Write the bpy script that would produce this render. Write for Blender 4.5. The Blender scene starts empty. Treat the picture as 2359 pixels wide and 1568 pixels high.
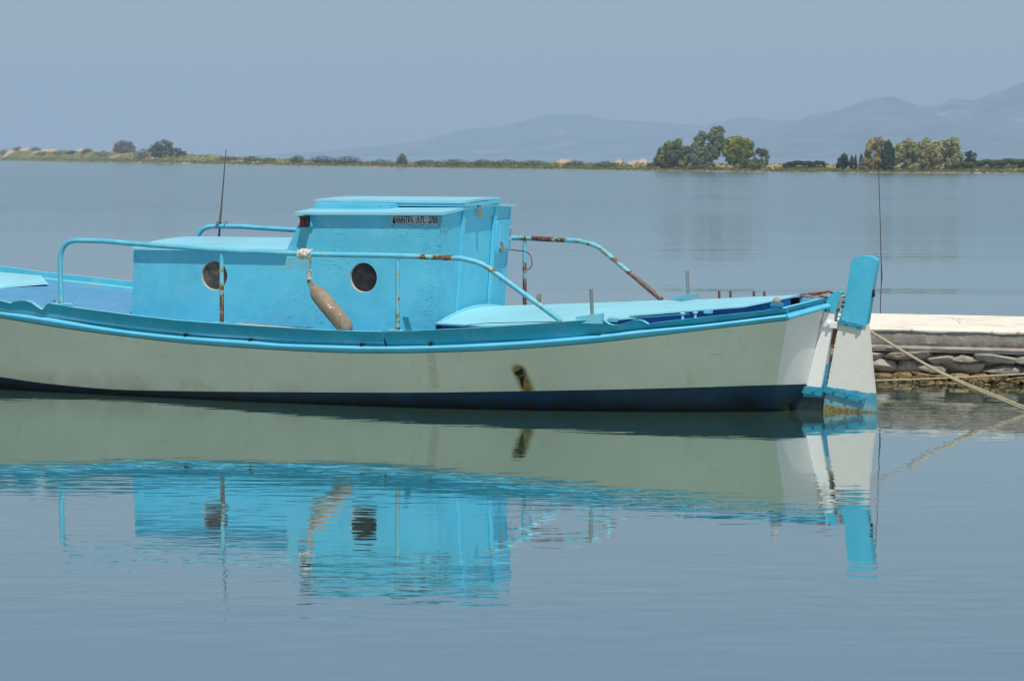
import bpy, bmesh, math, random
from mathutils import Vector, Matrix, noise
R = math.radians
sc = bpy.context.scene
COL = sc.collection
random.seed(7)

# ------------------------------------------------------------------ camera
FPX, CAMH, HOR, ROLL = 6965.0, 2.1, 361.0, 0.12      # calibration on a 2358 x 1568 view of the photograph
cd = bpy.data.cameras.new('camera'); cam = bpy.data.objects.new('camera', cd); COL.objects.link(cam)
cd.sensor_width = 36.0; cd.lens = 36.0 * FPX / 2358.0
cd.clip_start = 0.1; cd.clip_end = 30000
PITCH = math.atan((784 - HOR) / FPX)
fwd = Vector((0, math.cos(PITCH), -math.sin(PITCH)))
rt = Vector((1, 0, 0)); up = rt.cross(fwd)
r_ = R(ROLL)
RT = rt * math.cos(r_) + up * math.sin(r_); UP = up * math.cos(r_) - rt * math.sin(r_)
CAM = Vector((0, 0, CAMH))
cam.matrix_world = Matrix(((RT.x, UP.x, -fwd.x, 0), (RT.y, UP.y, -fwd.y, 0), (RT.z, UP.z, -fwd.z, CAMH), (0, 0, 0, 1)))
sc.camera = cam
cd.dof.use_dof = True; cd.dof.focus_distance = 25.0; cd.dof.aperture_fstop = 9.0     # the far shore is slightly soft in the photograph

# ------------------------------------------------------------------ sky, sun, exposure
SUNV = Vector((0.10, -0.45, 0.885)).normalized()
EL = math.asin(SUNV.z); AZ = math.atan2(SUNV.x, SUNV.y)
w = bpy.data.worlds.new('World'); sc.world = w; w.use_nodes = True
wn = w.node_tree.nodes; wl = w.node_tree.links; wn.clear()
sky = wn.new('ShaderNodeTexSky'); sky.sky_type = 'NISHITA'; sky.sun_disc = False
sky.sun_elevation = EL; sky.sun_rotation = AZ
sky.altitude = 0; sky.air_density = 1.0; sky.dust_density = 0.6; sky.ozone_density = 2.0
bg = wn.new('ShaderNodeBackground'); bg.inputs['Strength'].default_value = 0.067
wo = wn.new('ShaderNodeOutputWorld')
tint = wn.new('ShaderNodeMix'); tint.data_type = 'RGBA'; tint.blend_type = 'MULTIPLY'; tint.inputs[0].default_value = 1.0
tint.inputs[7].default_value = (1.06, 1.0, 0.95, 1)
wl.new(sky.outputs[0], tint.inputs[6]); wl.new(tint.outputs[2], bg.inputs['Color']); wl.new(bg.outputs[0], wo.inputs['Surface'])
sd = bpy.data.lights.new('sun', 'SUN'); sun = bpy.data.objects.new('sun', sd); COL.objects.link(sun)
sd.energy = 4.2; sd.angle = R(0.53); sd.color = (1.0, 0.965, 0.9)
sun.rotation_euler = SUNV.to_track_quat('Z', 'Y').to_euler()
sc.view_settings.view_transform = 'Standard'; sc.view_settings.look = 'None'
sc.view_settings.exposure = 0.0; sc.view_settings.gamma = 1.0; sc.view_settings.use_curve_mapping = False
sc.render.engine = 'CYCLES'
sc.cycles.use_denoising = True
sc.cycles.max_bounces = 7; sc.cycles.diffuse_bounces = 3; sc.cycles.glossy_bounces = 4
sc.cycles.volume_bounces = 2; sc.cycles.sample_clamp_indirect = 6.0
sc.cycles.filter_width = 1.35

# ------------------------------------------------------------------ rays: a pixel of the photograph -> a point of the place
def ray(px, py): return (fwd * FPX + RT * (px - 1179) - UP * (py - 784)).normalized()
def ground(px, py, z=0.0):
    d = ray(px, py); return CAM + d * ((z - CAMH) / d.z)
def at_depth(px, py, D):
    d = ray(px, py); return CAM + d * (D / d.y)
def horizon(px): return HOR + (px - 1179) * math.tan(r_)
STERN = ground(1900, 945)
YAW, HEEL = 23.0, 1.7
BM = Matrix.Translation(STERN) @ Matrix.Rotation(-R(YAW), 4, 'Z') @ Matrix.Rotation(R(HEEL), 4, 'X')
BI = BM.inverted()
def bray(px, py): return BI @ CAM, (BI.to_3x3() @ ray(px, py))
def plane_y(px, py, y):
    o, d = bray(px, py); return o + d * ((y - o.y) / d.y)
def plane_x(px, py, x, k=0.0):                       # plane x = x0 + k z
    o, d = bray(px, py); t = (x + k * o.z - o.x) / (d.x - k * d.z); return o + d * t
def plane_z(px, py, z):
    o, d = bray(px, py); return o + d * ((z - o.z) / d.z)

# ------------------------------------------------------------------ tags and mesh helpers
def tag(o, label=None, cat=None, group=None, kind=None):
    if label: o['label'] = label
    if cat: o['category'] = cat
    if group: o['group'] = group
    if kind: o['kind'] = kind
    return o
def empty(name, mat=None):
    o = bpy.data.objects.new(name, None); COL.objects.link(o)
    if mat is not None: o.matrix_world = mat
    return o
def link(name, me, mats=None, parent=None):
    o = bpy.data.objects.new(name, me); COL.objects.link(o)
    if mats is not None:
        for m in (mats if isinstance(mats, (list, tuple)) else [mats]): me.materials.append(m)
    if parent is not None: o.parent = parent
    return o
def fin(name, bm, mats, parent=None, smooth=False, bevel=0.0, angle=35):
    if bevel > 0:
        es = [e for e in bm.edges if len(e.link_faces) == 2 and e.calc_face_angle(0) > R(40)]
        if es: bmesh.ops.bevel(bm, geom=es, offset=bevel, segments=2, affect='EDGES', clamp_overlap=True)
    bmesh.ops.recalc_face_normals(bm, faces=bm.faces[:])
    me = bpy.data.meshes.new(name); bm.to_mesh(me); bm.free()
    o = link(name, me, mats, parent)
    if smooth or bevel > 0:
        me.shade_smooth()
        try: me.set_sharp_from_angle(angle=R(angle))
        except Exception: pass
    return o
def add_box(bm, c, s, rot=None):
    m = Matrix.Translation(Vector(c))
    if rot is not None: m = m @ rot
    m = m @ Matrix.Diagonal((s[0], s[1], s[2], 1))
    return bmesh.ops.create_cube(bm, size=1, matrix=m)['verts']
def add_hexa(bm, lo, hi):                             # two rings of n points joined
    n = len(lo); a = [bm.verts.new(p) for p in lo]; b = [bm.verts.new(p) for p in hi]
    bm.faces.new(a[::-1]); bm.faces.new(b)
    for i in range(n): bm.faces.new((a[i], a[(i+1) % n], b[(i+1) % n], b[i]))
def frames(pts):
    T = []
    for i in range(len(pts)):
        a = pts[max(i-1, 0)]; b = pts[min(i+1, len(pts)-1)]; T.append((b - a).normalized())
    ref = Vector((0, 0, 1)) if abs(T[0].z) < .9 else Vector((1, 0, 0))
    N = (ref - T[0] * ref.dot(T[0])).normalized(); out = []
    for t in T:
        N = (N - t * N.dot(t)).normalized(); out.append((t, N, t.cross(N)))
    return out
def add_tube(bm, pts, rad, n=10, caps=True):
    pts = [Vector(p) for p in pts]; fr = frames(pts)
    rs = rad if isinstance(rad, (list, tuple)) else [rad] * len(pts)
    rings = []
    for p, (t, N, B), r in zip(pts, fr, rs):
        rings.append([bm.verts.new(p + (N * math.cos(2*math.pi*k/n) + B * math.sin(2*math.pi*k/n)) * r) for k in range(n)])
    for a, b in zip(rings, rings[1:]):
        for k in range(n): bm.faces.new((a[k], a[(k+1) % n], b[(k+1) % n], b[k]))
    if caps: bm.faces.new(rings[0][::-1]); bm.faces.new(rings[-1])
def smooth_path(pts, n=8):                            # Catmull-Rom
    P = [Vector(p) for p in pts]; Q = [2*P[0]-P[1]] + P + [2*P[-1]-P[-2]]; out = []
    for i in range(1, len(Q)-2):
        for k in range(n):
            t = k / n; a, b, c, d = Q[i-1], Q[i], Q[i+1], Q[i+2]
            out.append(.5*((2*b)+(c-a)*t+(2*a-5*b+4*c-d)*t*t+(3*b-a-3*c+d)*t**3))
    out.append(P[-1]); return out
def bend_path(pts, r, seg=7):                         # straight runs with round corners
    P = [Vector(p) for p in pts]; out = [P[0]]
    for i in range(1, len(P)-1):
        a = (P[i-1]-P[i]); b = (P[i+1]-P[i]); rr = min(r, a.length*.48, b.length*.48)
        s = P[i] + a.normalized()*rr; e = P[i] + b.normalized()*rr
        for k in range(seg+1):
            t = k/seg; out.append(s*(1-t)**2 + P[i]*2*t*(1-t) + e*t*t)
    out.append(P[-1]); return out
def interp(tab, x):                                   # monotone-ish cubic through a table
    if x <= tab[0][0]: return tab[0][1]
    if x >= tab[-1][0]: return tab[-1][1]
    for i in range(len(tab)-1):
        if x <= tab[i+1][0]:
            x0, y0 = tab[i]; x1, y1 = tab[i+1]; h = x1-x0; t = (x-x0)/h
            def sl(j):
                if j <= 0 or j >= len(tab)-1:
                    k = 0 if j <= 0 else len(tab)-2
                    return (tab[k+1][1]-tab[k][1])/(tab[k+1][0]-tab[k][0])
                a = (tab[j][1]-tab[j-1][1])/(tab[j][0]-tab[j-1][0]); b = (tab[j+1][1]-tab[j][1])/(tab[j+1][0]-tab[j][0])
                return 0 if a*b <= 0 else 2*a*b/(a+b)
            m0, m1 = sl(i), sl(i+1)
            return y0*(2*t**3-3*t*t+1)+h*m0*(t**3-2*t*t+t)+y1*(3*t*t-2*t**3)+h*m1*(t**3-t*t)
def lin(tab, x):
    if x <= tab[0][0]: return tab[0][1]
    for (x0, y0), (x1, y1) in zip(tab, tab[1:]):
        if x <= x1: return y0 + (y1-y0)*(x-x0)/max(x1-x0, 1e-9)
    return tab[-1][1]

# ------------------------------------------------------------------ materials
def new_mat(name):
    m = bpy.data.materials.new(name); m.use_nodes = True; nt = m.node_tree
    return m, nt, nt.nodes['Principled BSDF']
def nd(nt, typ, **kw):
    n = nt.nodes.new(typ)
    for k, v in kw.items():
        if k in n.inputs: n.inputs[k].default_value = v
        else: setattr(n, k, v)
    return n
def tex_coord(nt, scale=(1, 1, 1), loc=(0, 0, 0)):
    tc = nd(nt, 'ShaderNodeTexCoord'); mp = nd(nt, 'ShaderNodeMapping')
    mp.inputs['Scale'].default_value = scale; mp.inputs['Location'].default_value = loc
    nt.links.new(tc.outputs['Object'], mp.inputs[0]); return mp.outputs[0]
def noise_ramp(nt, vec, scale, lo, hi, detail=4, rough=.6):
    n = nd(nt, 'ShaderNodeTexNoise'); n.inputs['Scale'].default_value = scale
    n.inputs['Detail'].default_value = detail; n.inputs['Roughness'].default_value = rough
    nt.links.new(vec, n.inputs['Vector'])
    r = nd(nt, 'ShaderNodeMapRange'); r.inputs['From Min'].default_value = lo; r.inputs['From Max'].default_value = hi
    nt.links.new(n.outputs['Fac'], r.inputs['Value']); return r.outputs[0]
def mixc(nt, fac, a, b, mode='MIX'):
    m = nd(nt, 'ShaderNodeMix', data_type='RGBA', blend_type=mode)
    if isinstance(fac, float): m.inputs[0].default_value = fac
    else: nt.links.new(fac, m.inputs[0])
    for i, c in ((6, a), (7, b)):
        if isinstance(c, tuple): m.inputs[i].default_value = (*c, 1)
        else: nt.links.new(c, m.inputs[i])
    return m.outputs[2]
def mul(nt, a, b):
    m = nd(nt, 'ShaderNodeMath', operation='MULTIPLY')
    for i, v in ((0, a), (1, b)):
        if isinstance(v, (int, float)): m.inputs[i].default_value = v
        else: nt.links.new(v, m.inputs[i])
    return m.outputs[0]
def bump(nt, bsdf, h, dist, strength=1.0, prev=None):
    b = nd(nt, 'ShaderNodeBump'); b.inputs['Strength'].default_value = strength; b.inputs['Distance'].default_value = dist
    nt.links.new(h, b.inputs['Height'])
    if prev is not None: nt.links.new(prev, b.inputs['Normal'])
    nt.links.new(b.outputs[0], bsdf.inputs['Normal']); return b.outputs[0]

def paint(name, col, var=0.10, rough=.5, chips=.0, chip_col=(.45, .38, .33), grain=(3, 3, 30), dark=.35, relief=.0012, crack=.66):
    """brushed boat paint: tone drift, fine scratches, dark checks along the grain, chips down to primer"""
    m, nt, b = new_mat(name)
    v = tex_coord(nt)
    tone = noise_ramp(nt, v, 1.7, .3, .7, 5)
    c = mixc(nt, tone, tuple(x*(1-var) for x in col), tuple(min(1, x*(1+var)) for x in col))
    fade = noise_ramp(nt, v, 7, .45, .75, 6)
    c = mixc(nt, mul(nt, fade, .34), c, tuple(min(.85, x*.8+.17) for x in col))
    vg = tex_coord(nt, grain)
    ck = noise_ramp(nt, vg, 6, crack, crack+.06, 7, .7)
    zone = noise_ramp(nt, v, 2.3, .46, .62, 3)
    ckz = mul(nt, ck, zone)
    c = mixc(nt, mul(nt, ckz, .75), c, tuple(x*dark for x in col))
    if chips > 0:
        ch = noise_ramp(nt, v, 21, .70-chips, .73-chips, 6, .65)
        zo = noise_ramp(nt, v, 3.1, .5, .56, 2)
        chf = mul(nt, ch, zo)
        c = mixc(nt, chf, c, chip_col)
    nt.links.new(c, b.inputs['Base Color'])
    b.inputs['Roughness'].default_value = rough; b.inputs['Specular IOR Level'].default_value = .35
    h = noise_ramp(nt, vg, 9, .3, .7, 6)
    n1 = bump(nt, b, h, relief, .6)
    low = noise_ramp(nt, v, 2.2, .2, .8, 3)
    bump(nt, b, low, .006, .5, n1)
    return m
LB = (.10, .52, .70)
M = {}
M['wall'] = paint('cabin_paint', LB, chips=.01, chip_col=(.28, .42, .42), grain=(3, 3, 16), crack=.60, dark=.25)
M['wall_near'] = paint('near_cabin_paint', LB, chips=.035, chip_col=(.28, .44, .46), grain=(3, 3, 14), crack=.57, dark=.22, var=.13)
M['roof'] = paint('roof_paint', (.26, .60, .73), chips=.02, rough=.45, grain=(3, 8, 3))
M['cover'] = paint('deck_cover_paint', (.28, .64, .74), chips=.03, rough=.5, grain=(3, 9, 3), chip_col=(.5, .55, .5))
M['bulwark'] = paint('dimmed_bulwark_paint', (.025, .34, .48), chips=.03, grain=(1.2, 8, 14), chip_col=(.36, .36, .33))  # cabin blue made darker: the weak light on this flared face is in the colour
M['cap'] = paint('worn_cap_paint', (.17, .55, .70), chips=.15, grain=(1.5, 8, 8), chip_col=(.50, .40, .34))
M['strake'] = paint('rubbing_strake_paint', (.10, .50, .72), chips=.08, rough=.35, grain=(1, 9, 9), chip_col=(.42, .36, .3))
M['deck'] = paint('deck_paint', (.09, .30, .50), chips=.03, rough=.7, grain=(4, 4, 4), chip_col=(.6, .62, .62), var=.06)
M['deep'] = paint('deep_blue_paint', (.01, .13, .42), chips=.02, rough=.6)
M['rudder_blue'] = paint('rudder_paint', (.06, .46, .66), chips=.06, grain=(8, 8, 2), chip_col=(.5, .5, .42))
M['fitting_blue'] = paint('painted_iron', (.02, .26, .40), chips=.06, chip_col=(.3, .2, .12))
M['rudder_white'] = paint('weathered_white_paint', (.70, .69, .64), chips=.05, grain=(2, 2, 12), dark=.5, chip_col=(.45, .43, .38), var=.05)
M['post_white'] = paint('stern_white_paint', (.80, .80, .78), chips=.02, grain=(3, 3, 12), dark=.6, var=.04)

def simple(name, col, rough=.6, metal=0.0, var=.15, scale=12, relief=.001):
    m, nt, b = new_mat(name); v = tex_coord(nt)
    t = noise_ramp(nt, v, scale, .3, .7, 5)
    c = mixc(nt, t, tuple(x*(1-var) for x in col), tuple(min(1, x*(1+var)) for x in col))
    nt.links.new(c, b.inputs['Base Color']); b.inputs['Roughness'].default_value = rough; b.inputs['Metallic'].default_value = metal
    bump(nt, b, t, relief, .6); return m
M['rope'] = simple('rope_fibre', (.36, .31, .22), .9, var=.3, scale=80)
M['white_rope'] = simple('white_rope_fibre', (.62, .58, .50), .9, var=.35, scale=60, relief=.003)
M['steel'] = simple('galvanised_steel', (.42, .42, .42), .35, .8, scale=40)
M['rust'] = simple('rusty_iron', (.20, .075, .04), .85, 0, var=.45, scale=30, relief=.002)
M['brass'] = simple('brass', (.50, .33, .13), .4, .6, var=.25, scale=50)
M['black'] = simple('black_fitting', (.015, .014, .013), .5)
M['hole'] = simple('painted_hole_dark', (.006, .006, .006), .9)  # near-black on solid plugs: the darkness inside holes is in the colour
M['wood'] = simple('weathered_wood', (.34, .27, .20), .85, var=.3, scale=20)
M['rim'] = simple('bare_rim_wood', (.46, .42, .36), .8)
M['plank'] = simple('grey_plank', (.42, .39, .36), .85, var=.2, scale=18)
M['red_lens'] = simple('red_lens', (.06, .006, .005), .25)
M['wire'] = simple('dark_wire', (.05, .032, .032), .8, var=.3)
M['glass'] = None
m, nt, b = new_mat('porthole_glass'); v = tex_coord(nt, (3, 3, 3))
t = noise_ramp(nt, v, 5, .35, .7, 5)
nt.links.new(mixc(nt, t, (.010, .010, .011), (.04, .036, .036)), b.inputs['Base Color']); b.inputs['Roughness'].default_value = .18
M['glass'] = m
m, nt, b = new_mat('pale_porthole_glass'); v = tex_coord(nt, (3, 3, 3))  # front portholes: lighter, browner, rougher glass
t = noise_ramp(nt, v, 4, .4, .6, 3)
nt.links.new(mixc(nt, t, (.05, .042, .037), (.12, .105, .09)), b.inputs['Base Color']); b.inputs['Roughness'].default_value = .35
M['glass2'] = m
# rail: paint with rust breaking through low on posts and along the underside
def rail_mat(name, fore, aft_, low):
    """rust breaks through more towards the stern (object X) and at the feet of the posts (object Z)"""
    m, nt, b = new_mat(name); v = tex_coord(nt)
    t = noise_ramp(nt, v, 9, .3, .7, 5)
    c = mixc(nt, t, (.07, .43, .60), (.16, .55, .70))
    n = nd(nt, 'ShaderNodeTexNoise'); n.inputs['Scale'].default_value = 6.5; n.inputs['Detail'].default_value = 8; n.inputs['Roughness'].default_value = .72
    nt.links.new(v, n.inputs['Vector'])
    gm = nd(nt, 'ShaderNodeTexCoord'); sep = nd(nt, 'ShaderNodeSeparateXYZ'); nt.links.new(gm.outputs['Object'], sep.inputs[0])
    def mr(s_, a, b_, c0, c1):
        r = nd(nt, 'ShaderNodeMapRange', interpolation_type='SMOOTHSTEP'); r.inputs['From Min'].default_value = a; r.inputs['From Max'].default_value = b_
        r.inputs['To Min'].default_value = c0; r.inputs['To Max'].default_value = c1; nt.links.new(s_, r.inputs['Value']); return r.outputs[0]
    def add(a, b_):
        q = nd(nt, 'ShaderNodeMath', operation='ADD'); nt.links.new(a, q.inputs[0]); nt.links.new(b_, q.inputs[1]); return q.outputs[0]
    k = add(add(add(n.outputs['Fac'], mr(sep.outputs['X'], -3.16, -2.95, 0, .13 if aft_ < .05 else 0)), add(mr(sep.outputs['X'], -2.66, -2.86, 0, 0), mr(sep.outputs['X'], -4.6, -3.0, -fore, aft_))), mr(sep.outputs['Z'], 1.15, .78, 0.0, low))
    if aft_ < .05: k = add(k, mr(sep.outputs['X'], -2.84, -2.70, 0, -.13))
    rz = mr(k, .60, .64, 0, 1); gz = mr(k, .54, .60, 0, 1)
    rc = mixc(nt, noise_ramp(nt, v, 40, .35, .65, 4), (.07, .025, .016), (.22, .095, .05))
    c = mixc(nt, gz, c, (.26, .38, .28)); c = mixc(nt, rz, c, rc)
    nt.links.new(c, b.inputs['Base Color']); b.inputs['Roughness'].default_value = .5
    bump(nt, b, rz, .002, .7); return m
M['rail'] = rail_mat('rail_paint', .05, .0, .07)
M['rail_worn'] = rail_mat('worn_rail_paint', .05, .095, .13)
M['post_rusty'] = rail_mat('rusty_post_paint', -.02, .051, .16)
# fender
m, nt, b = new_mat('fender_skin'); v = tex_coord(nt)
t = noise_ramp(nt, v, 5, .3, .7, 6); c = mixc(nt, t, (.20, .15, .10), (.34, .275, .20)); c = mixc(nt, mul(nt, noise_ramp(nt, v, 26, .55, .7, 5), .6), c, (.12, .09, .06))
sp = noise_ramp(nt, v, 13, .66, .69, 2); c = mixc(nt, sp, c, (.55, .47, .38))
nt.links.new(c, b.inputs['Base Color']); b.inputs['Roughness'].default_value = .9; bump(nt, b, t, .004, .8); M['fender'] = m

# ------------------------------------------------------------------ water
m, nt, b = new_mat('lagoon_water')
tc = nd(nt, 'ShaderNodeTexCoord')
def wnoise(scale, sx, sy, detail=2, rough=.5, dist=0.0, rot=0.0):
    mp = nd(nt, 'ShaderNodeMapping'); mp.inputs['Scale'].default_value = (sx, sy, 1); mp.inputs['Rotation'].default_value = (0, 0, rot)
    nt.links.new(tc.outputs['Object'], mp.inputs[0])
    n = nd(nt, 'ShaderNodeTexNoise'); n.inputs['Scale'].default_value = scale; n.inputs['Detail'].default_value = detail
    n.inputs['Roughness'].default_value = rough; n.inputs['Distortion'].default_value = dist
    nt.links.new(mp.outputs[0], n.inputs['Vector']); return n.outputs['Fac']
swell = wnoise(.55, .7, 1.2, 1)
fine = wnoise(3.2, .7, 1.6, 2)
ripple = wnoise(11, .6, 1.5, 2, .5, .4)
patch = nd(nt, 'ShaderNodeMapRange'); patch.inputs['From Min'].default_value = .42; patch.inputs['From Max'].default_value = .68
nt.links.new(wnoise(.16, .35, 1.6, 3, .5, 0, .05), patch.inputs['Value'])
n1 = bump(nt, b, swell, .0060, 1.0)
pf = nd(nt, 'ShaderNodeMapRange'); pf.inputs['To Min'].default_value = .35; pf.inputs['To Max'].default_value = 1.5; nt.links.new(patch.outputs[0], pf.inputs['Value'])
n2 = bump(nt, b, mul(nt, fine, pf.outputs[0]), .0028, 1.0, n1)
rp = mul(nt, ripple, patch.outputs[0])
n3 = bump(nt, b, rp, .0005, 1.0, n2)
st_ = nd(nt, 'ShaderNodeMapRange'); st_.inputs['From Min'].default_value = .56; st_.inputs['From Max'].default_value = .66; nt.links.new(wnoise(.22, .22, 1.5, 4, .6, 0, .04), st_.inputs['Value'])
so = nd(nt, 'ShaderNodeSeparateXYZ'); nt.links.new(tc.outputs['Object'], so.inputs[0])
sy_ = nd(nt, 'ShaderNodeMapRange'); sy_.inputs['From Min'].default_value = 30; sy_.inputs['From Max'].default_value = 40; nt.links.new(so.outputs['Y'], sy_.inputs['Value'])
n3 = bump(nt, b, mul(nt, mul(nt, wnoise(5, .6, 1.4, 3, .6, .3), st_.outputs[0]), sy_.outputs[0]), .010, 1.0, n3)   # cat's paws beyond the quay
sx_ = nd(nt, 'ShaderNodeSeparateXYZ'); nt.links.new(tc.outputs['Object'], sx_.inputs[0])
breeze = nd(nt, 'ShaderNodeMapRange', interpolation_type='SMOOTHSTEP'); breeze.inputs['From Min'].default_value = 32; breeze.inputs['From Max'].default_value = 140   # the breeze outside the lee of the quay
nt.links.new(sx_.outputs['Y'], breeze.inputs['Value'])
band = nd(nt, 'ShaderNodeMapRange'); band.inputs['From Min'].default_value = .35; band.inputs['From Max'].default_value = .65; band.inputs['To Min'].default_value = .6
nt.links.new(wnoise(.03, .25, 1.8, 3, .55, 0, .03), band.inputs['Value'])
chop = mul(nt, mul(nt, wnoise(2.4, .8, 1.3, 3, .6), breeze.outputs[0]), band.outputs[0])
bump(nt, b, chop, .03, 1.0, n3)
rg_ = nd(nt, 'ShaderNodeMath', operation='MULTIPLY_ADD'); nt.links.new(mul(nt, breeze.outputs[0], band.outputs[0]), rg_.inputs[0]); rg_.inputs[1].default_value = .13; rg_.inputs[2].default_value = .015   # ripples too small to see one by one
nt.links.new(rg_.outputs[0], b.inputs['Roughness'])
b.inputs['Base Color'].default_value = (.055, .125, .090, 1); b.inputs['Specular IOR Level'].default_value = 0; b.inputs['IOR'].default_value = 1.0
fr_ = nd(nt, 'ShaderNodeFresnel'); fr_.inputs['IOR'].default_value = 1.333; nt.links.new(b.inputs['Normal'].links[0].from_socket, fr_.inputs['Normal'])
fm = nd(nt, 'ShaderNodeMapRange'); fm.inputs['From Min'].default_value = .02; fm.inputs['From Max'].default_value = .33; fm.inputs['To Min'].default_value = .02; fm.inputs['To Max'].default_value = .86; nt.links.new(fr_.outputs[0], fm.inputs['Value'])
gl = nd(nt, 'ShaderNodeBsdfGlossy'); gl.inputs['Color'].default_value = (.93, .97, .98, 1)
nt.links.new(rg_.outputs[0], gl.inputs['Roughness']); nt.links.new(b.inputs['Normal'].links[0].from_socket, gl.inputs['Normal'])
mx = nd(nt, 'ShaderNodeMixShader'); nt.links.new(fm.outputs[0], mx.inputs[0]); om = nt.nodes['Material Output']
nt.links.new(b.outputs[0], mx.inputs[1]); nt.links.new(gl.outputs[0], mx.inputs[2]); nt.links.new(mx.outputs[0], om.inputs['Surface'])
b.inputs['IOR'].default_value = 2.35
M['water'] = m
bm = bmesh.new()
vs = [bm.verts.new(p) for p in ((-3300, -40, 0), (3300, -40, 0), (3300, 9300, 0), (-3300, 9300, 0))]; bm.faces.new(vs)
o = fin('water', bm, M['water']); tag(o, 'calm grey-blue lagoon water mirroring the blue boat', kind='structure')

# ------------------------------------------------------------------ mountains
def haze_hill(name, prof, D, label, seed, mat, depth=1500):
    bm = bmesh.new(); n = 220; rows = []
    p0, p1 = prof[0][0], prof[-1][0]
    for i in range(n+1):
        px = p0 + (p1-p0)*i/n
        hpy = interp(prof, px)
        top = (horizon(px) - hpy)/FPX*D + CAMH
        top += 3.0*noise.noise(Vector((px*.03+seed, 0, 0))) + 1.6*noise.noise(Vector((px*.1+seed, 3, 0)))
        col = []
        for j, t in enumerate((0, .12, .25, .4, .55, .7, .85, 1.0, 1.25, 1.6)):
            y = D - depth*(1-t)
            f = t**1.25 if t <= 1 else max(0, 1-(t-1)*1.2)
            x = (px-1179)/FPX*D
            k = math.sin(min(t, 1)*math.pi)
            zz = max(-.5, top*f*(1+.35*k*noise.noise(Vector((x*.004+seed, y*.004, 0)))+.12*k*noise.noise(Vector((x*.015, y*.012, seed)))) - .5*(t == 0))
            if t == 1.0: zz = top
            col.append(bm.verts.new((x*(y/D if t <= 1 else 1), y, zz)))
        rows.append(col)
    for a, c in zip(rows, rows[1:]):
        for k in range(len(a)-1): bm.faces.new((a[k], c[k], c[k+1], a[k+1]))
    o = fin(name, bm, mat, smooth=True, angle=180); return tag(o, label, kind='structure')
m, nt, b = new_mat('mountain_scrub'); v = tex_coord(nt)
t = noise_ramp(nt, v, .010, .44, .58, 8, .7)
c = mixc(nt, t, (.030, .045, .028), (.15, .14, .09))
bare = noise_ramp(nt, v, .006, .60, .66, 8, .7); c = mixc(nt, bare, c, (.46, .36, .28))
nt.links.new(c, b.inputs['Base Color']); b.inputs['Roughness'].default_value = 1; b.inputs['Specular IOR Level'].default_value = 0
M['mount'] = m
haze_hill('mountain_range', [(500, 359), (700, 352), (820, 341), (930, 330), (1000, 317), (1060, 300), (1150, 292), (1220, 275), (1290, 264), (1340, 265), (1411, 277.7), (1491, 281), (1612, 289), (1692, 274), (1744, 271), (1784, 278), (1828, 280), (2000, 300), (2300, 340)], 8200, 'long pale blue mountain ridge far across the lagoon', 1.3, M['mount'])
haze_hill('mountain', [(1560, 362), (1640, 330), (1700, 312), (1784, 288), (1828, 279), (1860, 267), (1933, 253), (1989, 233), (2049, 225), (2093, 237.5), (2146, 249), (2198, 240), (2240, 232), (2262, 223), (2306, 209), (2358, 189), (2450, 170), (2600, 185), (2850, 240), (3100, 340)], 6800, 'taller hazy blue mountain rising at the far right of the lagoon', 5.1, M['mount'])
haze_hill('headland', [(2100, 255), (2146, 246), (2198, 228.7), (2226, 231), (2262, 234), (2330, 236), (2480, 250), (2700, 300)], 8300, 'faint shoulder of land between the two mountain peaks', 8.1, M['mount'])

# ------------------------------------------------------------------ far shore (a low sandy spit)
WL = [(-900, 362.6), (-500, 365), (-200, 367.4), (0, 370), (300, 376), (600, 381), (900, 385.5), (1200, 389.5), (1500, 394), (1800, 397), (2100, 399), (2358, 400), (2800, 402), (3300, 403)]
def shoreD(px): return FPX*CAMH/(lin(WL, px)-horizon(px))
TOPS = [(-900, 350), (-200, 352), (0, 350), (40, 348), (90, 349), (130, 351), (190, 349), (230, 350), (300, 352), (430, 355), (520, 361), (560, 364), (600, 365), (700, 369), (900, 375), (1000, 375), (1250, 376), (1400, 378), (1500, 376), (1620, 378), (1700, 378), (1800, 378), (1860, 379), (1950, 380), (2100, 383), (2250, 380), (2358, 377), (2500, 376), (3300, 378)]
ROWS = (0.0, .006, .02, .045, .08, .12, .19, .30, .42)
def land(px, t):
    D0 = shoreD(px); dd = min(D0*t, 260*t/.42); y = D0 + dd; x = (px-1179)/FPX*y
    top = max(.3, CAMH - (lin(TOPS, px)-horizon(px))/FPX*(D0*1.1))
    prof = lin([(0, -.03), (.006, .13), (.02, .22), (.045, .45), (.08, .78), (.12, 1), (.19, .9), (.30, .5), (.42, -.2)], t)
    z = top*prof
    if 0 < t < .35: z *= 1 + .28*noise.noise(Vector((x*.09, y*.05, 0))) + .12*noise.noise(Vector((x*.35, y*.2, 4)))
    if t == .12: z = top*(1+.07*noise.noise(Vector((x*.12, 0, 9))))
    return Vector((x, y, z))
bm = bmesh.new(); rows = []
for i in range(0, 701):
    px = -900 + i*6
    rows.append([bm.verts.new(land(px, t)) for t in ROWS])
for a, c in zip(rows, rows[1:]):
    for k in range(len(a)-1): bm.faces.new((a[k], c[k], c[k+1], a[k+1]))
m, nt, b = new_mat('sandy_shore'); v = tex_coord(nt, (1, .5, 1))
g = noise_ramp(nt, v, .11, .40, .60, 6, .65)
c = mixc(nt, g, (.25, .215, .085), (.15, .18, .045))
gx = nd(nt, 'ShaderNodeTexCoord'); gs = nd(nt, 'ShaderNodeSeparateXYZ'); nt.links.new(gx.outputs['Object'], gs.inputs[0])
east = nd(nt, 'ShaderNodeMapRange'); east.inputs['From Min'].default_value = 15; east.inputs['From Max'].default_value = 30; nt.links.new(gs.outputs['X'], east.inputs['Value'])
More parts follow.
